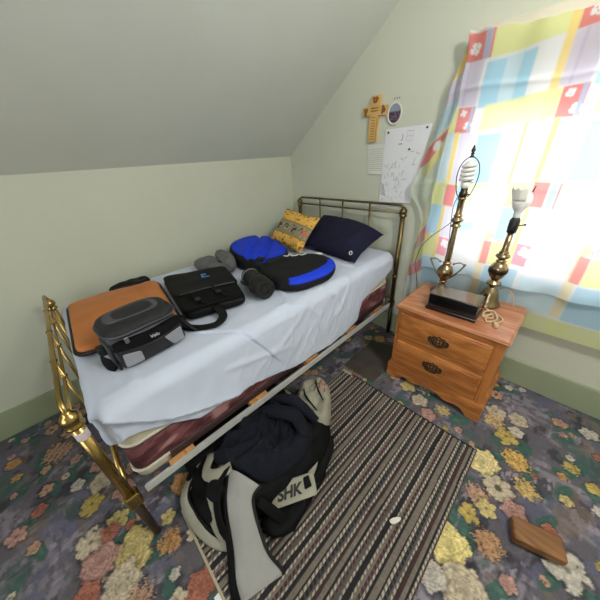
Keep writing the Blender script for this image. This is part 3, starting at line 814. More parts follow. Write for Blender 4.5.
fb = MB().puffy([(-.13,.092),(0,.072),(.13,.092),(.136,.112),(.128,.126),(0,.116),(-.128,.126),(-.136,.112)], .030, 2.4, YZ(.092), N=72).build('front_flap', 'black_mesh', cb)
MB().tube([( .118+.004*0, y, .070+.028*(abs(y)/.13)**2) for y in np.linspace(-.128,.128,15)], .0035, 6).build('zipper', 'black_trim', pk)
lab = text('label_print', 'Velu', .021, cb.matrix_basis @ TR(.1235,.012,.097) @ Matrix(((0,0,1,0),(1,0,0,0),(0,1,0,0),(0,0,0,1))), 'white_print', cb, shear=.15)
MB().tube([(.092,-.142,.005),(.094,-.148,.05),(.09,-.145,.125)], .006, 6).build('side_strap', 'black_trim', cb)
for sg in (-1,1):
    MB().puffy(sq([(-.07,.02),(.06,.015),(.055,.09),(-.06,.10)], .02), .02, 2.4, Matrix.Translation((0,sg*.132,0)) @ Matrix(((1,0,0,0),(0,0,sg,0),(0,1,0,0),(0,0,0,1))), smooth_outline=False, rings=4).build('side_pocket', 'slate_nylon', cb)
# waist strap with buckle on the left, webbing on the right
MB().strip(smooth_path([(.0,-.14,.085),(-.01,-.165,.065),(.0,-.175,.035),(.03,-.165,.010),(.06,-.15,.006)], 14), .04, .008, normal=(-.3,-.6,.6)).build('waist_strap', 'black_nylon', cb)
MB().box(-.03,.015,-.178,-.15,.045,.080,.006).build('buckle', 'black_trim', cb)
MB().strip(smooth_path([(.05,.14,.085),(.06,.165,.065),(.085,.185,.03),(.10,.20,.010)], 12), .022, .006, normal=(.3,.5,.7)).build('web_strap', 'black_trim', cb)

# laptop bag
pb = thing('laptop_bag', 'flat black laptop bag with a small blue emblem in the middle of the bed', 'bag', (-1.38,.50,ZS))
A,B_,Cc,D_ = (-1.72,.375),(-1.165,.295),(-1.085,.60),(-1.56,.755)
def pdisp(x, y, r): return .010*nz(x*7,y*7,3)+.005*nz(x*18,y*12,6)+.012*(1-r)
MB().puffy(sq([A,B_,Cc,D_], .05), .055, 2.6, TR(0,0,ZS), disp=pdisp, smooth_outline=False, rings=12).build('body', 'black_nylon', pb, world=True)
fl_ = MB().puffy(sq([(-1.705,.375),(-1.345,.325),(-1.245,.655),(-1.56,.74)], .04), .022, 2.6, TR(0,0,ZS+.05), disp=lambda x,y,r: .006*nz(x*8,y*8,9), smooth_outline=False, rings=10).build('flap', 'black_nylon', pb, world=True)
MB().puffy(sq([(-1.34,.33),(-1.165,.295),(-1.10,.59),(-1.25,.645)], .03), .016, 2.6, TR(0,0,ZS+.052), disp=lambda x,y,r: .007*nz(x*14,y*14,2), smooth_outline=False, rings=8).build('front_pocket', 'black_mesh', pb, world=True)
MB().strip([(-1.33,.345,ZS+.080),(-1.29,.49,ZS+.083),(-1.245,.63,ZS+.078)], .008, .004).build('zipper', 'slate_nylon', pb, world=True)
MB().strip(smooth_path([(-1.32,.52,ZS+.082),(-1.22,.50,ZS+.080),(-1.12,.53,ZS+.066)], 8), .02, .005).build('web_strap', 'bag_black', pb, world=True)
MB().strip(smooth_path([(-1.30,.40,ZS+.082),(-1.22,.385,ZS+.080),(-1.13,.41,ZS+.066)], 8), .02, .005).build('web_strap', 'bag_black', pb, world=True)
for p in ((-1.20,.388),(-1.20,.503)): MB().box(-.016,.016,-.014,.014,0,.010,.003,TR(p[0],p[1],ZS+.078,-.15)).build('buckle', 'black_trim', pb, world=True)
MB().strip(smooth_path([(-1.19,.285,ZS+.04),(-1.14,.27,ZS+.012),(-1.075,.31,ZS+.007),(-1.03,.385,ZS+.010),(-1.06,.44,ZS+.022),(-1.13,.44,ZS+.05)], 20), .042, .010).build('shoulder_strap', 'black_nylon', pb, world=True)
em = MB().box(-.024,.024,-.020,.020,0,.0015,.0,TR(-1.475,.545,ZS+.0765,PI/2-.3)); 
emo = text('emblem', 'P', .062, TR(-1.475,.550,ZS+.0835,PI/2-.28), 'blue_print', pb, bold=.002); emo['label'] = 'small blue emblem'
MB().strip([(-1.455,.528,ZS+.0815),(-1.44,.572,ZS+.0815)], .012, .002).build('emblem_bar', 'blue_print', pb, world=True)

# grey cloth pouch behind the laptop bag
gp = thing('fabric_pouch', 'crumpled soft grey fabric pouch behind the black laptop bag', 'pouch', (-1.72,.77,ZS))
MB().puffy([(-1.90,.72),(-1.84,.64),(-1.72,.63),(-1.55,.71),(-1.54,.78),(-1.66,.81),(-1.80,.79),(-1.88,.78)], .07, 2.1, TR(0,0,ZS), inner=.6, disp=lambda x,y,r: .02*nz(x*12,y*12,4)+.01*(1-r)).build('body', 'grey_fleece', gp, world=True)
MB().puffy([(-1.84,.82),(-1.72,.76),(-1.58,.74),(-1.52,.77),(-1.56,.83),(-1.70,.885),(-1.81,.87)], .105, 2.1, TR(0,0,ZS), inner=.55, disp=lambda x,y,r: .022*nz(x*13+4,y*13,8)).build('flap', 'grey_fleece', gp, world=True)
MB().puffy([(-1.70,.755),(-1.64,.735),(-1.60,.75),(-1.64,.775)], .012, 2., TR(0,0,ZS+.07)).build('opening', 'black_trim', gp, world=True)  # black lump put in as the shade inside the pouch's gap
# cylinder pouch
cy = thing('lens_pouch', 'dark grey cylindrical padded pouch between the laptop bag and the blue cushion', 'pouch', (-1.17,.725,ZS))
Mx = frame((-1.30,.755,ZS+.058), (.27,-.055,0), (0,0,1)) @ Matrix.Rotation(PI/2,4,'Y')
def lath(prof, M, wob=0.): return MB().lathe(prof, 26, M)
lath([(.02,0),(.046,.004),(.053,.02),(.052,.05),(.056,.06),(.056,.165),(.052,.17)], Mx).build('body', 'charcoal_fabric', cy, world=True)
lath([(.053,.168),(.058,.174),(.058,.245),(.052,.256),(.036,.259),(.035,.254),(.022,.254),(.02,.258),(.001,.259)], Mx).build('cap', 'charcoal_fabric', cy, world=True)
MB().tube([Mx @ Vector((.058*math.cos(a),.058*math.sin(a),.168)) for a in np.linspace(0,2*PI,25)], .004, 6).build('zipper', 'black_trim', cy, world=True)
MB().tube([Mx @ Vector((.054*math.cos(a),.054*math.sin(a),.04)) for a in np.linspace(0,2*PI,25)], .005, 6).build('hem', 'grey_fleece', cy, world=True)
MB().strip(smooth_path([Mx @ Vector((-.056,0,.05)), Mx @ Vector((-.075,.01,.10)), Mx @ Vector((-.057,0,.16))], 8), .02, .005, normal=(0,0,1)).build('handle', 'black_trim', cy, world=True)

# blue and black two lobed padded cushion
bc = thing('padded_cushion', 'blue and black two lobed padded cushion near the pillows', 'cushion', (-1.42,1.07,ZS))
def bdisp(x, y, r):
    s = (x+1.62)*.70+(y-1.1)*.70
    return .022*(1-r*r)-.022*math.exp(-((s-.06)/.018)**2)-.022*math.exp(-((s+.06)/.018)**2)+.006*nz(x*10,y*10,2)
lobe = [(-1.97,1.13),(-1.90,.99),(-1.75,.90),(-1.55,.855),(-1.36,.875),(-1.30,.98),(-1.32,1.12),(-1.52,1.24),(-1.76,1.32),(-1.92,1.27)]
def bluecol(x, y, r, z): return lin((18,56,205)) if (z > .93 and r < .90 and (y-1.1)*.93+(x+1.6)*.36 < .135) else lin((20,20,24))
mat('neoprene_two_tone', vcol=True, rough=.75, var=.10, vscale=14, bump=.2, bscale=240, spec=.3)
MB().puffy(lobe, .100, 2.4, TR(0,0,ZS), disp=bdisp, colf=bluecol, N=120, rings=22, inner=.84).build('left_lobe', 'neoprene_two_tone', bc, world=True)
lobe2 = [(-1.38,.93),(-1.27,.825),(-1.10,.80),(-.975,.86),(-.935,.99),(-.935,1.12),(-1.01,1.25),(-1.14,1.30),(-1.28,1.24),(-1.38,1.08)]
def crescent(x, y, r, z):
    d1 = math.hypot((x+.975)/.11, (y-1.065)/.235); d2 = math.hypot((x+1.075)/.10, (y-1.03)/.24)
    return lin((20,58,210)) if (d1 < 1 and d2 > .82 and z > .6 and r < .985) else lin((17,17,21))
MB().puffy(lobe2, .075, 2.4, TR(0,0,ZS), disp=lambda x,y,r: .014*(1-r*r)+.005*nz(x*9,y*9,7), colf=crescent, N=150, rings=26, inner=.84).build('right_lobe', 'neoprene_two_tone', bc, world=True)
sw = smooth_path([(-1.33,1.06,0),(-1.29,1.08,0),(-1.31,1.11,0),(-1.27,1.10,0),(-1.25,1.13,0),(-1.27,1.15,0),(-1.23,1.15,0),(-1.22,1.19,0)], 40)
MB().tube([(p.x,p.y,ZS+.0925) for p in sw], .0035, 6).build('logo_print', 'white_print', bc, world=True)['label'] = 'white scribbled logo'
MB().box(-.028,.028,-.02,.02,0,.016,.005,TR(-1.375,.915,ZS+.095,.5)).build('buckle', 'charcoal_fabric', bc, world=True)
# tissue
tm = MB().puffy([(-1.335,1.39),(-1.30,1.375),(-1.275,1.40),(-1.285,1.43),(-1.325,1.425)], .022, 1.6, TR(0,0,ZS), inner=.3, disp=lambda x,y,r: .012*nz(x*60,y*60,1), N=32, rings=5)
tag(tm.build('tissue', 'tissue'), 'crumpled white tissue on the sheet in front of the navy pillow', 'tissue')

# ------------------------------------------------------------------ nightstand
ns = thing('nightstand', 'golden oak nightstand with two drawers and scalloped base under the window', 'nightstand', (-.32,1.59,0))
def nb(mb, n, m, par=None): return mb.build(n, m, par or ns, world=True) if par is None else mb
x0,x1,y0,y1 = -.603,-.037,1.392,1.79
c = MB().box(x0,x0+.02,y0,y1,.10,.568,.002).box(x1-.02,x1,y0,y1,.10,.568,.002).box(x0+.02,x1-.02,y1-.01,y1,.10,.568)
c.build('side_panel', 'oak_z', ns, world=True)
for a_, b2 in ((x0, x0+.028), (x1-.042, x1)): MB().box(a_,b2,y0-.004,y0+.015,.12,.568,.002).build('face_stile', 'oak_z', ns, world=True)
f = MB().box(x0+.028,x1-.042,y0-.003,y0+.015,.545,.568,.001).box(x0+.028,x1-.042,y0-.003,y0+.015,.328,.362,.001).box(x0+.028,x1-.042,y0-.003,y0+.015,.12,.148,.001).box(x0+.02,x1-.02,y0+.03,y1-.01,.12,.13)
f.build('face_rail', 'oak_x', ns, world=True)
# top slab with ogee edge
def slab(z, o): return side_loop(-.62-o+.014, -.022+o-.014, 1.372-o+.014, 1.800, .006, 2)
vs, fs = [], []; rings = [(.566,-.004),(.571,.006),(.579,.012),(.586,.013),(.589,.009),(.595,.008),(.600,.002),(.601,-.004)]
for z, o in rings: vs += [(p[0],p[1],z) for p in slab(z,o)]
n = len(slab(0,0))
for i in range(len(rings)-1):
    for k in range(n): a = i*n+k; b2 = i*n+(k+1) % n; fs.append((a,b2,b2+n,a+n))
fs.append(tuple(range(n))[::-1]); fs.append(tuple(range((len(rings)-1)*n, len(rings)*n)))
MB().add(vs, fs, None, None, smooth=False).build('top', 'oak_top', ns, world=True)
# scalloped base
def scallop():
    pts = [(x0-.014,0),(x0-.014,.118)]
    pts += [(x1+.014,.118),(x1+.014,0),(x1-.05,0)]
    L = (x1-.05)-(x0+.05); xa = x1-.05
    prof = [(0,0),(.03,.014),(.07,.034),(.11,.044),(.16,.046),(.21,.040),(.26,.034),(.31,.038),(.36,.050),(.42,.058),(.5,.060)]
    half = [(xa-p[0]*L, p[1]) for p in prof]; other = [(x0+.05+p[0]*L, p[1]) for p in prof[::-1][1:]]
    return pts+half+other
Mxz = Matrix(((1,0,0,0),(0,0,1,0),(0,1,0,0),(0,0,0,1)))
bs_ = MB().prism(scallop(), 1.376, 1.394, Mxz)
bs_.box(x0-.014,x0+.004,1.394,1.79,.0,.118,.0).box(x1-.004,x1+.014,1.394,1.79,.0,.118,.0)
bs_.box(x0-.008,x1+.008,1.383,1.79,.118,.128,.003)
bs_.build('base', 'oak_x', ns, world=True)
for zc, zh, hz in ((.4535,.091,.447),(.238,.091,.245)):
    d = MB()
    d.box(-.578,-.080,1.378,1.40,zc-zh,zc+zh,.006).box(-.562,-.096,1.3745,1.38,zc-zh+.016,zc+zh-.016,.003)
    do = d.build('drawer', 'oak_x', ns, world=True)
    # pull: pierced back plate and a bail
    h = MB(); zc2 = hz
    poly = [(-.052,0),(-.046,.012),(-.034,.010),(-.026,.020),(-.012,.016),(0,.024),(.012,.016),(.026,.020),(.034,.010),(.046,.012),(.052,0),(.044,-.012),(.030,-.010),(.020,-.020),(.008,-.014),(0,-.020),(-.008,-.014),(-.020,-.020),(-.030,-.010),(-.044,-.012)]
    pl = smooth_closed([Vector((p[0]*1.08-.333, 1.372, p[1]*1.5+zc2)) for p in poly], 60)
    h.tube(pl+pl[:1], .0036, 6)
    for dx in (-.036,.036,0): h.tube([(-.333+dx+.012*math.cos(a), 1.372, zc2+.003+.013*math.sin(a)) for a in np.linspace(0,2*PI,15)], .0034, 6)
    for dx in (-.018,.018): h.tube([(-.333+dx+.008*math.cos(a), 1.372, zc2+.002+.020*math.sin(a)) for a in np.linspace(0,2*PI,15)], .003, 6)
    h.tube(smooth_path([(-.333-.036,1.369,zc2+.004),(-.333-.036,1.356,zc2-.002),(-.333-.028,1.350,zc2-.014),(-.333,1.349,zc2-.019),(-.333+.028,1.350,zc2-.014),(-.333+.036,1.356,zc2-.002),(-.333+.036,1.369,zc2+.004)], 22), .004, 8)
    for dx in (-.036,.036): h.ball((-.333+dx,1.367,zc2+.004), .0065, 10)
    ho = h.build('pull', 'bronze_pull', do, world=False)
    ho.data.transform(ns.matrix_basis.inverted())
# black box on the nightstand
bx = thing('black_box', 'glossy black box with window reflection painted brown on top on the nightstand before the lamps', 'box', (-.335,1.535,.602), .02)
bx.rotation_euler = (0,0,.03); bx.matrix_basis = Matrix.Translation((-.335,1.535,.602)) @ Matrix.Rotation(.03,4,'Z')
MB().box(-.132,.132,-.095,.058,0,.020,.003).build('base', 'gloss_black', bx)
MB().box(-.125,.125,-.087,.050,.020,.100,.003).build('body', 'gloss_black', bx)
MB().box(-.125,.125,-.087,.050,.1002,.105,.0015).build('lid', 'box_top_reflection', bx)['label'] = 'shiny lid with the window reflection painted brown'

# ------------------------------------------------------------------ table lamps
l1 = thing('table_lamp', 'tall brass table lamp with wire harp and spiral bulb behind the black box', 'lamp', (-.475,1.70,.602))
LZ = .602
P = lambda *a: [(r, z-LZ) for r, z in a]
MB().lathe(P((.062,.602),(.066,.606),(.064,.615),(.05,.622),(.04,.632),(.028,.645),(.018,.66),(.016,.675),(.024,.682),(.016,.69)), 28).build('base', 'lamp_brass', l1)
MB().lathe(P((.014,.69),(.022,.695),(.028,.705),(.040,.722),(.046,.745),(.044,.765),(.036,.782),(.024,.793),(.019,.80),(.024,.806),(.024,.812),(.016,.82)), 28).build('urn', 'lamp_brass', l1)
for sg in (-1,1):
    a = MB().tube(smooth_path([(sg*.020,0,.098),(sg*.055,0,.135),(sg*.092,0,.195),(sg*.098,0,.213)], 12), .0045, 8)
    a.tube(smooth_path([(sg*.098,0,.213),(sg*.07,0,.222),(sg*.035,0,.206)], 8), .004, 8); a.ball((sg*.098,0,.214), .008)
    a.ball((sg*.040,0,.208), .008)
    a.build('scroll_arm', 'lamp_brass', l1)
MB().lathe(P((.015,.818),(.0185,.84),(.0165,.90),(.0145,1.03),(.014,1.035)), 20).build('column', 'lamp_brass', l1)
MB().lathe(P((.014,1.03),(.026,1.034),(.028,1.042),(.02,1.048),(.018,1.056),(.030,1.066),(.034,1.074),(.026,1.082),(.018,1.09),(.024,1.096),(.020,1.103),(.017,1.11),(.0165,1.18),(.021,1.185),(.021,1.195),(.016,1.20)), 24).build('neck', 'lamp_brass', l1)
MB().lathe(P((.018,1.198),(.021,1.204),(.021,1.222),(.017,1.226),(.017,1.243),(.014,1.248)), 20).build('socket', 'dark_brass', l1)
MB().tube([(.02,0,1.212-LZ),(.035,0,1.212-LZ)], .004, 8).build('switch', 'dark_brass', l1)
hp = [(-.022,1.20),(-.034,1.215),(-.047,1.26),(-.052,1.31),(-.042,1.36),(-.018,1.388),(0,1.392),(.018,1.388),(.042,1.36),(.052,1.31),(.047,1.26),(.034,1.215),(.022,1.20)]
MB().tube([(p.x,0,p.z) for p in smooth_path([(a,0,b2-LZ) for a,b2 in hp], 44)], .0025, 8).build('harp', 'dark_brass', l1)
MB().lathe(P((.010,1.392),(.011,1.398),(.005,1.402),(.010,1.408),(.006,1.414),(.011,1.422),(.007,1.434),(.002,1.448)), 14).build('finial', 'dark_brass', l1)
bl = MB(); sp = [(.028*math.cos(t), .028*math.sin(t), 1.275-LZ+.0125*t/ (2*PI)*1.7) for t in np.linspace(0, 2*PI*4.2, 110)]
bl.tube(sp, .0092, 8); bl.ball((0,0,1.362-LZ), (.024,.016)); bl.lathe(P((.015,1.243),(.022,1.25),(.024,1.268),(.020,1.275)), 18)
bl.build('spiral_bulb', 'bulb_white', l1)
# its flex
fx = smooth_path([(-.495,1.70,1.205),(-.515,1.715,1.15),(-.512,1.72,1.06),(-.50,1.72,.95),(-.498,1.73,.80),(-.50,1.735,.64),(-.49,1.75,.606)], 40)
MB().tube(fx, .0022, 6).build('power_cord', 'cord_brown', l1, world=True)
fx = smooth_path([(-.505,1.72,1.055),(-.56,1.735,1.00),(-.62,1.75,.94),(-.67,1.76,.87),(-.69,1.765,.80),(-.70,1.77,.72),(-.68,1.78,.64),(-.66,1.79,.50),(-.66,1.79,.2)], 44)
MB().tube(fx, .0022, 6).build('loose_wire', 'cord_brown', l1, world=True)

l2 = thing('table_lamp', 'brass table lamp with black socket and frosted bulb at the right end of the nightstand', 'lamp', (-.212,1.71,.602))
MB().lathe(P((.062,.602),(.066,.607),(.065,.618),(.056,.628),(.050,.645),(.046,.665),(.040,.685),(.034,.70),(.022,.715),(.016,.728)), 28).build('base', 'lamp_brass', l2)
MB().lathe(P((.016,.725),(.03,.735),(.038,.742),(.036,.75),(.018,.757),(.017,.768),(.030,.782),(.040,.80),(.044,.822),(.040,.845),(.030,.862),(.020,.872),(.026,.878),(.018,.886),(.016,.892)), 28).build('urn', 'lamp_brass', l2)
MB().lathe([(.0445,.81-LZ),(.0465,.818-LZ),(.0465,.832-LZ),(.0445,.838-LZ)], 24).build('band', 'dark_brass', l2)
MB().lathe(P((.014,.89),(.026,.897),(.034,.905),(.032,.914),(.02,.92),(.025,.928),(.018,.935),(.0155,.95),(.014,1.035)), 24).build('column', 'lamp_brass', l2)
MB().lathe(P((.014,1.033),(.021,1.037),(.023,1.06),(.023,1.098),(.018,1.108),(.016,1.112)), 20).build('socket', 'socket_black', l2)
MB().tube([(.02,0,1.075-LZ),(.042,0,1.080-LZ)], .0035, 8).ball((.045,0,1.081-LZ), .006).build('switch_key', 'socket_black', l2)
MB().lathe(P((.013,1.11),(.016,1.12),(.017,1.14),(.026,1.155),(.034,1.168),(.041,1.188),(.0405,1.205),(.034,1.224),(.020,1.238),(.001,1.243)), 24).build('bulb', 'bulb_white', l2)
# torn white shade collar left on the bulb
tc_ = MB(); N_ = 28
vs, fs = [], []
for i in range(N_+1):
    a = 1.6+i/N_*3.6; j = .016*nz(i*.33,3,1)+.006*math.sin(i*1.3)
    for t in np.linspace(0,1,6):
        r = .040+.010*t*(1+.3*math.sin(a*2)); vs.append((r*math.cos(a), r*math.sin(a), 1.196-LZ+(.050+j)*t-.01*math.sin(a)*t))
for i in range(N_):
    for k in range(5): q = i*6+k; fs.append((q,q+1,q+7,q+6))
tc_.add(vs, fs); so = tc_.build('torn_collar', 'lamp_shell', l2); s_ = so.modifiers.new('thickness','SOLIDIFY'); s_.thickness = .0015
MB().tube([(0.03,0,1.235-LZ),(.034,0,1.262-LZ)], .003, 6).build('clip_pin', 'dark_brass', l2)
# beige flex heaped in front of the second lamp
pc = MB()
pts = [(-.20,1.645,.607),(-.165,1.60,.612),(-.145,1.555,.608),(-.185,1.53,.612),(-.19,1.575,.622),(-.155,1.60,.624),(-.125,1.545,.612),(-.16,1.50,.606),(-.17,1.555,.615),(-.135,1.595,.612),(-.10,1.56,.607),(-.12,1.50,.606)]
pc.tube(smooth_path(pts, 110), .005, 8)
po = pc.build('power_cord', 'cord_beige', l2, world=True); po['label'] = 'beige flex heaped beside the base'
pg = MB().box(-.010,.010,-.02,.02,-.008,.008,.003,TR(-.115,1.485,.612,.4)); pg.build('plug', 'cord_beige', l2, world=True)
MB().tube(smooth_path([(-.205,1.76,.62),(-.15,1.765,.70),(-.11,1.76,.67),(-.09,1.75,.607)], 20), .003, 6).build('power_cord', 'cord_beige', l2, world=True)

# ------------------------------------------------------------------ on the wall
YW = YB-.001
MW = lambda x, z, rz=0: Matrix.Translation((x, YW, z)) @ Matrix(((1,0,0,0),(0,0,-1,0),(0,1,0,0),(0,0,0,1))) @ Matrix.Rotation(rz,4,'Z')
cr = thing('wall_cross', 'carved light wood cross hanging on the wall above the pinned papers', 'cross', (-1.18,YW,1.64))
Mc_ = MW(-1.178,1.69,-.05)
cross = [(-.034,-.18),(.030,-.18),(.030,-.028),(.090,-.030),(.090,.024),(.036,.026),(.034,.082),(-.034,.080),(-.036,.026),(-.092,.022),(-.090,-.030),(-.034,-.028)]
cb_ = MB().prism(cross, 0, .020, Mc_); cb_.build('body', 'carved_light', cr, world=True)
ins = [(-.024,-.170),(.020,-.170),(.020,-.02),(-.024,-.02)]
eg = MB()
for k in range(9):
    z = -.165+k*.0155; eg.strip([(-.017,z,.0205),(.012,z+.002,.0205)], .004, .0015, Mc_)
eg.tube([(.027,-.175,.02),(.027,-.026,.02)], .0018, 5, Mc_)
for k in range(2): eg.strip([(-.030,.012-k*.016,.0205),(.028,.014-k*.016,.0205)], .005, .0015, Mc_)
eg.build('engraving', 'carved_dark', cr, world=True)
def lobe_(cx, cz, sx, sz, a0=0):
    return [(cx+sx*math.cos(a)*(1+.25*math.sin(3*a+a0)), cz+sz*math.sin(a)*(1+.25*math.sin(3*a+a0))) for a in np.linspace(0,2*PI,22)[:-1]]
for cx, cz, sx, sz, a0 in ((-.068,-.004,.014,.022,0),(.066,.0,.014,.022,2),(-.010,.060,.009,.015,0),(.012,.060,.009,.015,1),(0,.045,.012,.006,2)):
    MB().prism(lobe_(cx,cz,sx,sz,a0), .0195, .023, Mc_).build('carved_leaf', 'carved_dark', cr, world=True)
ov = thing('oval_picture', 'small oval framed picture hanging to the right of the wooden cross', 'picture', (-1.032,YW,1.65))
Mo = MW(-1.034,1.655)
vs = []
MB().prism([(.050*math.cos(a),.060*math.sin(a)) for a in np.linspace(0,2*PI,41)[:-1]], 0, .008, Mo).build('backing', 'ivory', ov, world=True)
MB().tube([(.047*math.cos(a),.057*math.sin(a),.009) for a in np.linspace(0,2*PI,41)], .005, 8, Mo).build('frame', 'ivory', ov, world=True)
vs, fs, cs = [], [], []
for j in range(13):
    for k in range(32):
        a = 2*PI*k/32; r = j/12; x, z = .041*r*math.cos(a), .051*r*math.sin(a); vs.append((x,z,.0095))
        n = nz(x*90,z*90,3)
        c0 = (136,146,160) if z > .012 else ((60,44,58) if n < .1 else (120,96,118))
        cs.append(lin(c0))
for j in range(12):
    for k in range(32): a = j*32+k; b2 = j*32+(k+1) % 32; fs.append((a,b2,b2+32,a+32))
MB().add(vs, fs, Mo, cs).build('photo', 'photo_print', ov, world=True)
hk = MB()
for dx in (-.018,.0,.016): hk.ball((-1.03+dx,YW-.002,1.735+.002*dx), .0035, 8)
tag(hk.build('nail_marks', 'pin_black'), 'small dark nails in the wall above the oval picture', 'nails')

def paper(name, label, corners, n, paintf, cat, curl=.0):
    """pinned sheet: corners TL TR BR BL in wall x,z; slightly off the wall"""
    TLc,TRc,BRc,BLc = [np.array(c_) for c_ in corners]
    nx, ny = n
    U, V = np.meshgrid(np.linspace(0,1,nx), np.linspace(0,1,ny))
    P_ = (TLc*(1-U[...,None])+TRc*U[...,None])*(1-V[...,None])+(BLc*(1-U[...,None])+BRc*U[...,None])*V[...,None]
    off = .003+.006*curl*V**3+.002*np.sin(U*5)*V
    o = grid_obj(name, P_[...,0], YW-off, P_[...,1], 'paper_ink', paintf(U,V))
    s_ = o.modifiers.new('thickness','SOLIDIFY'); s_.thickness = .0006
    return tag(o, label, cat)
def strokes(U, V, col, lines, ink, w):
    for (u0,v0,u1,v1) in lines:
        ex, ey = u1-u0, v1-v0; L2 = ex*ex+ey*ey+1e-9
        t = np.clip(((U-u0)*ex+(V-v0)*ey)/L2,0,1); d = np.hypot(U-u0-t*ex, V-v0-t*ey)
        m = sstep(w*1.4,w*.6,d)[...,None]*.85; col = col*(1-m)+lin_np(ink)*m
    return col
def draw_poster(U, V):
    col = np.ones(U.shape+(1,))*lin_np([218,218,222])*(.97+.05*fbm(U*5,V*5,3,2)[...,None])
    r = random.Random(5); L = []
    for i in range(46):
        u, v = r.uniform(.06,.9), r.uniform(.30,.95)
        if u+.25*v > 1.0: continue
        a = r.uniform(0,6.3)
        for k in range(r.randint(2,5)):
            l = r.uniform(.015,.04); q = (u+l*math.cos(a), v+l*.8*math.sin(a)); L.append((u,v,*q)); u, v = q; a += r.uniform(-1.6,1.6)
    col = strokes(U,V,col,L,[150,150,158],.0045)
    L = [(.42,.08,.43,.14),(.43,.14,.40,.16),(.36,.20,.44,.20)]+[(.03,.72+.03*i,.10+.02*i,.75+.03*i) for i in range(6)]
    col = strokes(U,V,col,L,[70,70,80],.006)
    L = [(.52,.05,.66,.05),(.66,.05,.66,.17),(.66,.17,.52,.17),(.52,.17,.52,.05),(.59,.05,.59,.17),(.52,.11,.66,.11)]
    return strokes(U,V,col,L,[180,180,190],.004)
def draw_note(U, V):
    col = np.ones(U.shape+(1,))*lin_np([206,208,198])
    r = random.Random(2); L = []
    for i in range(11):
        v = .16+i*.07; u = .10
        while u < .88:
            w_ = r.uniform(.03,.12); L.append((u,v,min(.9,u+w_),v)); u += w_+.04
    return strokes(U,V,col,L,[146,146,144],.010)
po_ = paper('poster', 'large white paper of pencil doodles pinned beside the curtain', ((-1.090,1.572),(-.780,1.576),(-.850,1.112),(-1.094,1.108)), (150,190), draw_poster, 'poster', 1.)
paper('note', 'small typed note pinned to the wall under the cross', ((-1.222,1.487),(-1.085,1.497),(-1.082,1.296),(-1.207,1.300)), (60,80), draw_note, 'note', .3)
for (x,z,lab,par) in ((-1.066,1.553,0,po_),(-.808,1.558,0,po_),(-.905,1.447,0,po_)):
    MB().ball((x,YW-.008,z), .0065, 10).build('push_pin', 'pin_black', par)
# curled lower edge of the poster resting on the headboard
MB().tube(smooth_path([(-1.10,YW-.030,1.093),(-1.0,YW-.032,1.090),(-.90,YW-.030,1.084)], 10), .008, 10).build('curled_edge', 'paper_curl', po_)

# ------------------------------------------------------------------ striped rug
def rug():
    X0, X1, Y0, Y1 = -.868, .027, -.065, 1.180
    xs = np.concatenate([[X0-.001,X0],np.linspace(X0+.002,X1-.002,440),[X1,X1+.001]]); ys = np.concatenate([[Y0-.001,Y0],np.linspace(Y0+.002,Y1-.002,400),[Y1,Y1+.001]])
    X, Y = np.meshgrid(xs, ys)
    r = random.Random(12)
    T, Ch, Cr, Mr, Gy = [116,107,98],[46,43,46],[178,168,152],[66,51,52],[90,85,82]
    seq = []; x = X0
    cyc = [(T,.016,0),(Ch,.008,0),(Cr,.009,1),(Mr,.010,2),(Gy,.012,0),(Cr,.008,1),(Ch,.020,0),(Cr,.008,1),(T,.010,0),(Mr,.012,2),(Cr,.007,1),(Ch,.012,0),(T,.022,0),(Ch,.006,0),(Cr,.009,1),(Ch,.014,2),(Gy,.008,0),(Cr,.008,1),(Mr,.014,0)]
    k = 0
    while x < X1:
        c, w, t = cyc[k % len(cyc)]; w *= r.uniform(.85,1.2); seq.append((x, x+w, c, t)); x += w; k += 1
    col = np.zeros(X.shape+(3,)); H = np.zeros_like(X)
    Xw = X+.0025*(fbm(Y*6,X*2,3,2)-.5)
    for (a, b2, c, t) in seq:
        m = (Xw >= a) & (Xw < b2); u = (Xw-a)/(b2-a)
        base = np.ones(X.shape+(1,))*lin_np(c)
        if t:
            ph = np.sin((Y*2*PI/.022)+(u-.5)*2.4+a*90)
            d = sstep(.1,.6,ph)
            base = base*(1-(.72 if t == 1 else .5)*d[...,None]) if t == 1 else base*(1+1.6*d[...,None])
        col[m] = base[m]; H[m] = (.0045 if t == 1 else .0025)*np.sin(PI*np.clip(u,0,1))[m]
    col *= (.85+.3*fbm(X*60,Y*140,4,2))[...,None]
    col *= (.88+.24*fbm(X*5,Y*5,9,2))[...,None]
    Z = .009+H; Z[0,:] = Z[-1,:] = .001; Z[:,0] = Z[:,-1] = .001
    root = thing('striped_rug', 'woven striped rug in grey, brown and cream on the floral carpet', 'rug', (0,0,0))
    grid_obj('pile', X, Y, Z, 'rug_weave', col, root)
    for y in (Y0-.006, Y1+.002): MB().box(X0,X1,y-.004,y+.008,.0015,.011,.003).build('binding', 'rug_binding' if y < 0 else 'charcoal_fabric', root)
    MB().box(X0-.003,X0+.075,Y1-.012,Y1+.012,.010,.014,.002).build('corner_patch', 'rug_binding', root)['label'] = 'cream patch on the far corner'
    MB().box(-.50,-.455,Y0-.03,Y0-.008,.0015,.004,0).build('tag', 'white_print', root)['label'] = 'white sewn tag'
rug()
sc = MB().puffy([(-.150,.580),(-.134,.578),(-.118,.606),(-.118,.624),(-.128,.620),(-.144,.600)], .006, 2., TR(0,0,.013), disp=lambda x,y,r: .002*nz(x*80,y*80,1), N=24, rings=4)
tag(sc.build('paper_scrap', 'scrap_white'), 'tiny white paper scrap lying on the striped rug', 'scrap')
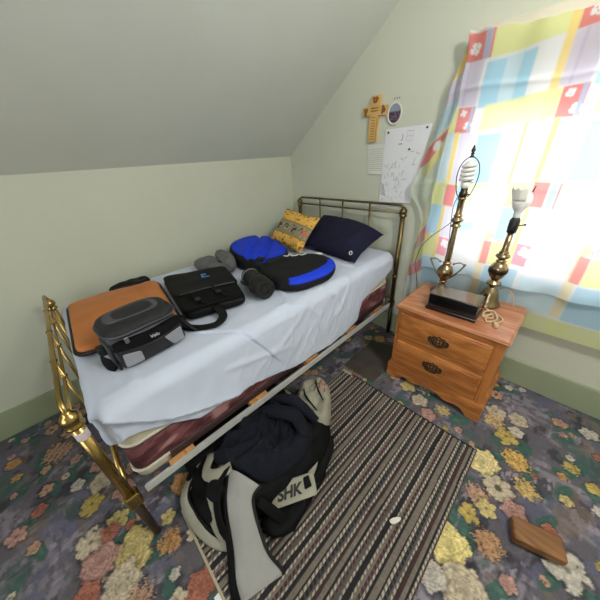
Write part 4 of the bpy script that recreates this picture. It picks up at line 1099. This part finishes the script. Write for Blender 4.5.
dm = MB().puffy(sq([(-.90,1.225),(-.635,1.225),(-.635,1.60),(-.74,1.69),(-.90,1.63)], .02), .007, 3., TR(0,0,.0015), disp=lambda x,y,r: .002*nz(x*8,y*8,1), smooth_outline=False, rings=6)
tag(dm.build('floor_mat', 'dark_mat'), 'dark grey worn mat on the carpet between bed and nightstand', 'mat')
# wooden foot at the right edge
wf = thing('wooden_block', 'brown wooden block on the floral carpet at the right edge', 'block', (.29,.925,0))
Mw = TR(.285,.925,.001,.3)
MB().box(-.065,.10,-.045,.045,.014,.058,.008,Mw).build('body', 'brown_wood', wf, world=True)
for dx in (-.04,.075): MB().box(dx-.014,dx+.014,-.03,.03,0,.0145,.003,Mw).build('pad', 'black_trim', wf, world=True)

# ------------------------------------------------------------------ backpack and jacket on the floor
bpk = thing('backpack', 'grey and black backpack slumped on the rug beside the bed', 'backpack', (-.72,.32,0))
def pack_h(x, y):
    d = math.hypot((x+.74)/.24, (y-.38)/.40); return max(0., 1-d*d)
MB().puffy([(-.95,.02),(-.80,-.02),(-.64,.02),(-.55,.18),(-.50,.40),(-.53,.62),(-.66,.74),(-.84,.72),(-.95,.55),(-.98,.28)], .13, 2.2, TR(0,0,.0145), inner=.72, rings=16, N=90,
   disp=lambda x,y,r: .07*pack_h(x,y)+.03*nz(x*9,y*9,3)+.012*nz(x*24,y*24,1)).build('body', 'bag_black', bpk, world=True)
# grey lower panel with the black printed letters
def skin(mb, grid, t=.004):
    """grid of control points -> smooth draped panel"""
    R_ = len(grid); rows = [smooth_path(r_, 18) for r_ in grid]
    cols_ = [smooth_path([rows[i][k] for i in range(R_)], 24) for k in range(18)]
    vs = [cols_[k][j]+Vector((0,0,.006*nz(cols_[k][j].x*16,cols_[k][j].y*16,5))) for j in range(24) for k in range(18)]
    fs = [(j*18+k, j*18+k+1, (j+1)*18+k+1, (j+1)*18+k) for j in range(23) for k in range(17)]
    return mb.add(vs, fs)
def thick(o, t): s_ = o.modifiers.new('thickness','SOLIDIFY'); s_.thickness = t; s_.offset = -1; return o
gf = [[(-.742,.155,.222),(-.68,.18,.245),(-.59,.222,.205)],
      [(-.655,.080,.175),(-.612,.125,.195),(-.578,.165,.175)],
      [(-.548,.025,.070),(-.50,.065,.085),(-.455,.125,.065)],
      [(-.47,-.02,.022),(-.425,.04,.028),(-.378,.135,.020)],
      [(-.41,-.035,.018),(-.385,.05,.018),(-.360,.13,.018)]]
pf = thick(skin(MB(), gf).build('front_panel', 'bag_grey', bpk, world=True), .006); pf['label'] = 'light grey hanging flap'
MB().strip(smooth_path([Vector(r_[0])+Vector((-.004,-.004,.004)) for r_ in gf], 26), .030, .012, normal=(-.3,-.3,.9)).build('binding', 'bag_black', bpk, world=True)
MB().strip(smooth_path([Vector(r_[2])+Vector((.004,.004,.002)) for r_ in gf], 26), .012, .008, normal=(.3,.3,.9)).build('binding', 'charcoal_fabric', bpk, world=True)
# padded shoulder straps
for pts, w in (([(-.93,.09,.13),(-.865,-.03,.10),(-.79,-.045,.06),(-.70,-.03,.045),(-.63,.0,.035),(-.56,.06,.035)], .062),
               ([(-.79,.17,.20),(-.755,.075,.18),(-.70,.03,.13),(-.635,.02,.09),(-.59,.045,.07),(-.555,.08,.05)], .055)):
    p_ = smooth_path(pts, 28)
    so = MB().strip(p_, w, .020, normal=(-.2,-.75,.65)).build('shoulder_strap', 'bag_beige', bpk, world=True)
    e = MB().strip([q+Vector((.012,.018,.022)) for q in p_], w*.35, .010, normal=(-.2,-.75,.65)).build('edge_webbing', 'bag_black', so, world=False); e.data.transform(bpk.matrix_basis.inverted())
MB().strip(smooth_path([(-.88,.14,.20),(-.82,.08,.20),(-.76,.10,.225),(-.73,.17,.24)], 12), .05, .012, normal=(-.2,-.5,.8)).build('strap_base', 'bag_beige', bpk, world=True)
MB().puffy([(-.03,-.03),(.03,-.035),(.04,.02),(0,.04),(-.04,.02)], .03, 2., TR(-.715,.08,.195,.4,.5)).build('strap_pad', 'bag_black', bpk, world=True)
MB().strip(smooth_path([(-.80,.28,.20),(-.735,.13,.235),(-.68,.06,.20),(-.61,.03,.12),(-.55,.06,.06)], 18), .045, .010, normal=(-.3,-.5,.8)).build('harness_web', 'bag_black', bpk, world=True)
# patch and letters
Mpt = frame((-.500,.330,.125), Vector((.085,.165,.0)), Vector((-.75,.38,.60)))
MB().puffy(sq([(-.105,-.042),(.105,-.046),(.11,.045),(-.10,.05)], .012), .012, 2.4, Mpt @ TR(0,0,-.012), smooth_outline=False, rings=5).build('name_patch', 'bag_beige', bpk, world=True)['label'] = 'grey patch with black letters'
text('patch_letters', 'SHK', .060, Mpt @ TR(-.022,0,.0012), 'black_trim', bpk, shear=.3, bold=.0025)
MB().puffy(sq([(.052,-.010),(.088,-.006),(.084,.04),(.056,.036)], .006), .006, 2.4, Mpt, smooth_outline=False, rings=4).build('patch_buckle', 'bag_black', bpk, world=True)
# compression straps over the side
MB().strip(smooth_path([(-.56,.66,.10),(-.515,.60,.085),(-.485,.50,.075),(-.47,.40,.05),(-.455,.30,.03),(-.44,.25,.018)], 20), .04, .012, normal=(.6,-.2,.7)).build('side_strap', 'bag_black', bpk, world=True)
MB().strip(smooth_path([(-.57,.19,.16),(-.515,.215,.12),(-.47,.24,.07),(-.43,.27,.02)], 14), .042, .012, normal=(.4,-.4,.8)).build('side_strap', 'bag_black', bpk, world=True)
MB().strip(smooth_path([(-.56,.55,.145),(-.52,.49,.12),(-.50,.44,.11)], 10), .035, .012, normal=(.6,-.2,.8)).build('side_panel', 'bag_beige', bpk, world=True)
MB().puffy([(-.565,.20),(-.49,.16),(-.425,.24),(-.445,.40),(-.47,.52),(-.53,.56),(-.57,.42)], .055, 2.2, TR(0,0,.0145), inner=.7, disp=lambda x,y,r: .012*nz(x*20,y*20,2)).build('side_pocket', 'bag_black', bpk, world=True)
# small grey top pouch with red zip pulls
tp = MB().puffy([(-.90,.78),(-.85,.68),(-.74,.63),(-.63,.63),(-.60,.69),(-.67,.80),(-.77,.89),(-.87,.88)], .19, 2.2, TR(0,0,.012), inner=.6, disp=lambda x,y,r: .035*nz(x*15,y*15,6)+.012*nz(x*40,y*40,2), N=80, rings=12).build('top_pouch', 'bag_beige', bpk, world=True)
for pts in ([(-.87,.77,.18),(-.79,.70,.215),(-.71,.68,.21),(-.63,.68,.17)], [(-.83,.84,.19),(-.76,.78,.22),(-.69,.75,.20)]):
    e = MB().tube(smooth_path(pts, 14), .005, 6).build('seam', 'bag_black', tp, world=False); e.data.transform(bpk.matrix_basis.inverted())
for pts in ([(-.81,.87,.19),(-.775,.82,.22),(-.75,.79,.225)], [(-.77,.86,.19),(-.72,.80,.21)]):
    e = MB().tube(smooth_path(pts, 8), .005, 6).build('zip_pull', 'orange_zip', tp, world=False); e.data.transform(bpk.matrix_basis.inverted())

# navy fleece jacket thrown over the backpack
def jfold(x, y, r):
    s = (x+.75)*.8-(y-.5)*.6
    f = .05*pack_h(x,y)+.024*math.sin(s*38+6*nz(x*5,y*5,1))*sstep(.38,.56,np.float64(y))*1.0
    wx, wy = x+.05*nz(x*6,y*6,11), y+.05*nz(x*6,y*6,13)
    k = (1-abs(nz(wx*6+wy*3,wy*8-wx*2,2)))**5; k2 = (1-abs(nz(wx*13,wy*11+wx*5,6)))**5
    return float(f+.05*k+.022*k2-.035+.02*nz(x*8,y*8,2))
jk = thing('jacket', 'crumpled dark navy fleece jacket thrown over the backpack', 'jacket', (-.74,.45,.2))
MB().puffy([(-.86,.14),(-.76,.16),(-.66,.20),(-.575,.27),(-.545,.40),(-.555,.50),(-.61,.58),(-.72,.63),(-.85,.63),(-.90,.52),(-.905,.34)], .11, 2.0, TR(0,0,.135), inner=.62, rings=40, N=170, disp=jfold).build('body', 'navy_fleece', jk, world=True)
for pts, rr in (([(-.86,.52,.27),(-.78,.56,.30),(-.70,.58,.30),(-.60,.60,.25)], .030), ([(-.84,.44,.275),(-.76,.47,.305),(-.67,.52,.30),(-.58,.50,.25)], .034), ([(-.84,.575,.24),(-.76,.595,.27),(-.67,.59,.25)], .03)):
    p_ = smooth_path(pts, 20)
    MB().tube(p_, [rr*(.55+.6*math.sin(PI*(i+1.5)/22))+.006*nz(i*.6,2,1) for i in range(20)], 12, flat=.8).build('sleeve_fold', 'navy_fleece', jk, world=True)
MB().puffy([(-1.16,.06),(-1.02,.02),(-.91,.06),(-.90,.30),(-.90,.62),(-1.0,.70),(-1.14,.62),(-1.18,.3)], .15, 2.2, TR(0,0,.003), inner=.7, disp=lambda x,y,r: .03*nz(x*9,y*9,6)).build('tail', 'bag_black', jk, world=True)

# ------------------------------------------------------------------ light: a ceiling lamp behind the camera, daylight through the curtained window, fill from an added one
cl = thing('ceiling_lamp', 'round white ceiling lamp lit above the room', 'lamp', (.45,.80,ZC))
MB().lathe([(.10,-.001),(.11,-.004),(.11,-.022),(.09,-.028)], 28).build('base', 'lamp_shell', cl)
MB().lathe([(.16,-.028),(.165,-.034),(.15,-.06),(.10,-.08),(.04,-.088),(.001,-.09)], 28).build('diffuser', 'lamp_glow', cl)
ld = bpy.data.lights.new('ceiling_light', 'POINT'); ld.shadow_soft_size = .13; ld.energy = 52; ld.color = (1,.985,.96)
lo_ = bpy.data.objects.new('ceiling_light', ld); C.objects.link(lo_); lo_.parent = cl; lo_.location = (0,0,-.24)
dl = bpy.data.lights.new('added_window_fill', 'AREA'); dl.shape = 'RECTANGLE'; dl.size = 1.5; dl.size_y = 1.2; dl.energy = 13; dl.color = (.93,.97,1)  # added fill light outside the unseen rear window
do_ = bpy.data.objects.new('added_window_fill', dl); C.objects.link(do_); do_.location = (0, YF-.14, 1.35); do_.rotation_euler = (PI/2, 0, 0)
wd = bpy.data.worlds.new('World'); bpy.context.scene.world = wd; wd.use_nodes = True
bg = wd.node_tree.nodes['Background']; bg.inputs['Color'].default_value = (.93,.97,1.0,1); bg.inputs['Strength'].default_value = 4.2

# ------------------------------------------------------------------ camera
cam = bpy.data.cameras.new('camera'); co = bpy.data.objects.new('camera', cam); C.objects.link(co)
cam.sensor_width = 36; cam.sensor_fit = 'HORIZONTAL'; cam.lens = 255.748/600*36; cam.clip_start = .02
r0, r1, r2 = (0.6937966,0.7176715,-0.0599485), (-0.3159682,0.3781427,0.8701564), (-0.6471556,0.5847698,-0.4891155)
co.matrix_world = Matrix(((r0[0],r1[0],-r2[0],0),(r0[1],r1[1],-r2[1],0),(r0[2],r1[2],-r2[2],1.45),(0,0,0,1)))
sc_ = bpy.context.scene; sc_.camera = co
vs_ = sc_.view_settings; vs_.view_transform = 'Standard'; vs_.look = 'None'; vs_.gamma = 1; vs_.use_curve_mapping = False; vs_.exposure = 0.10
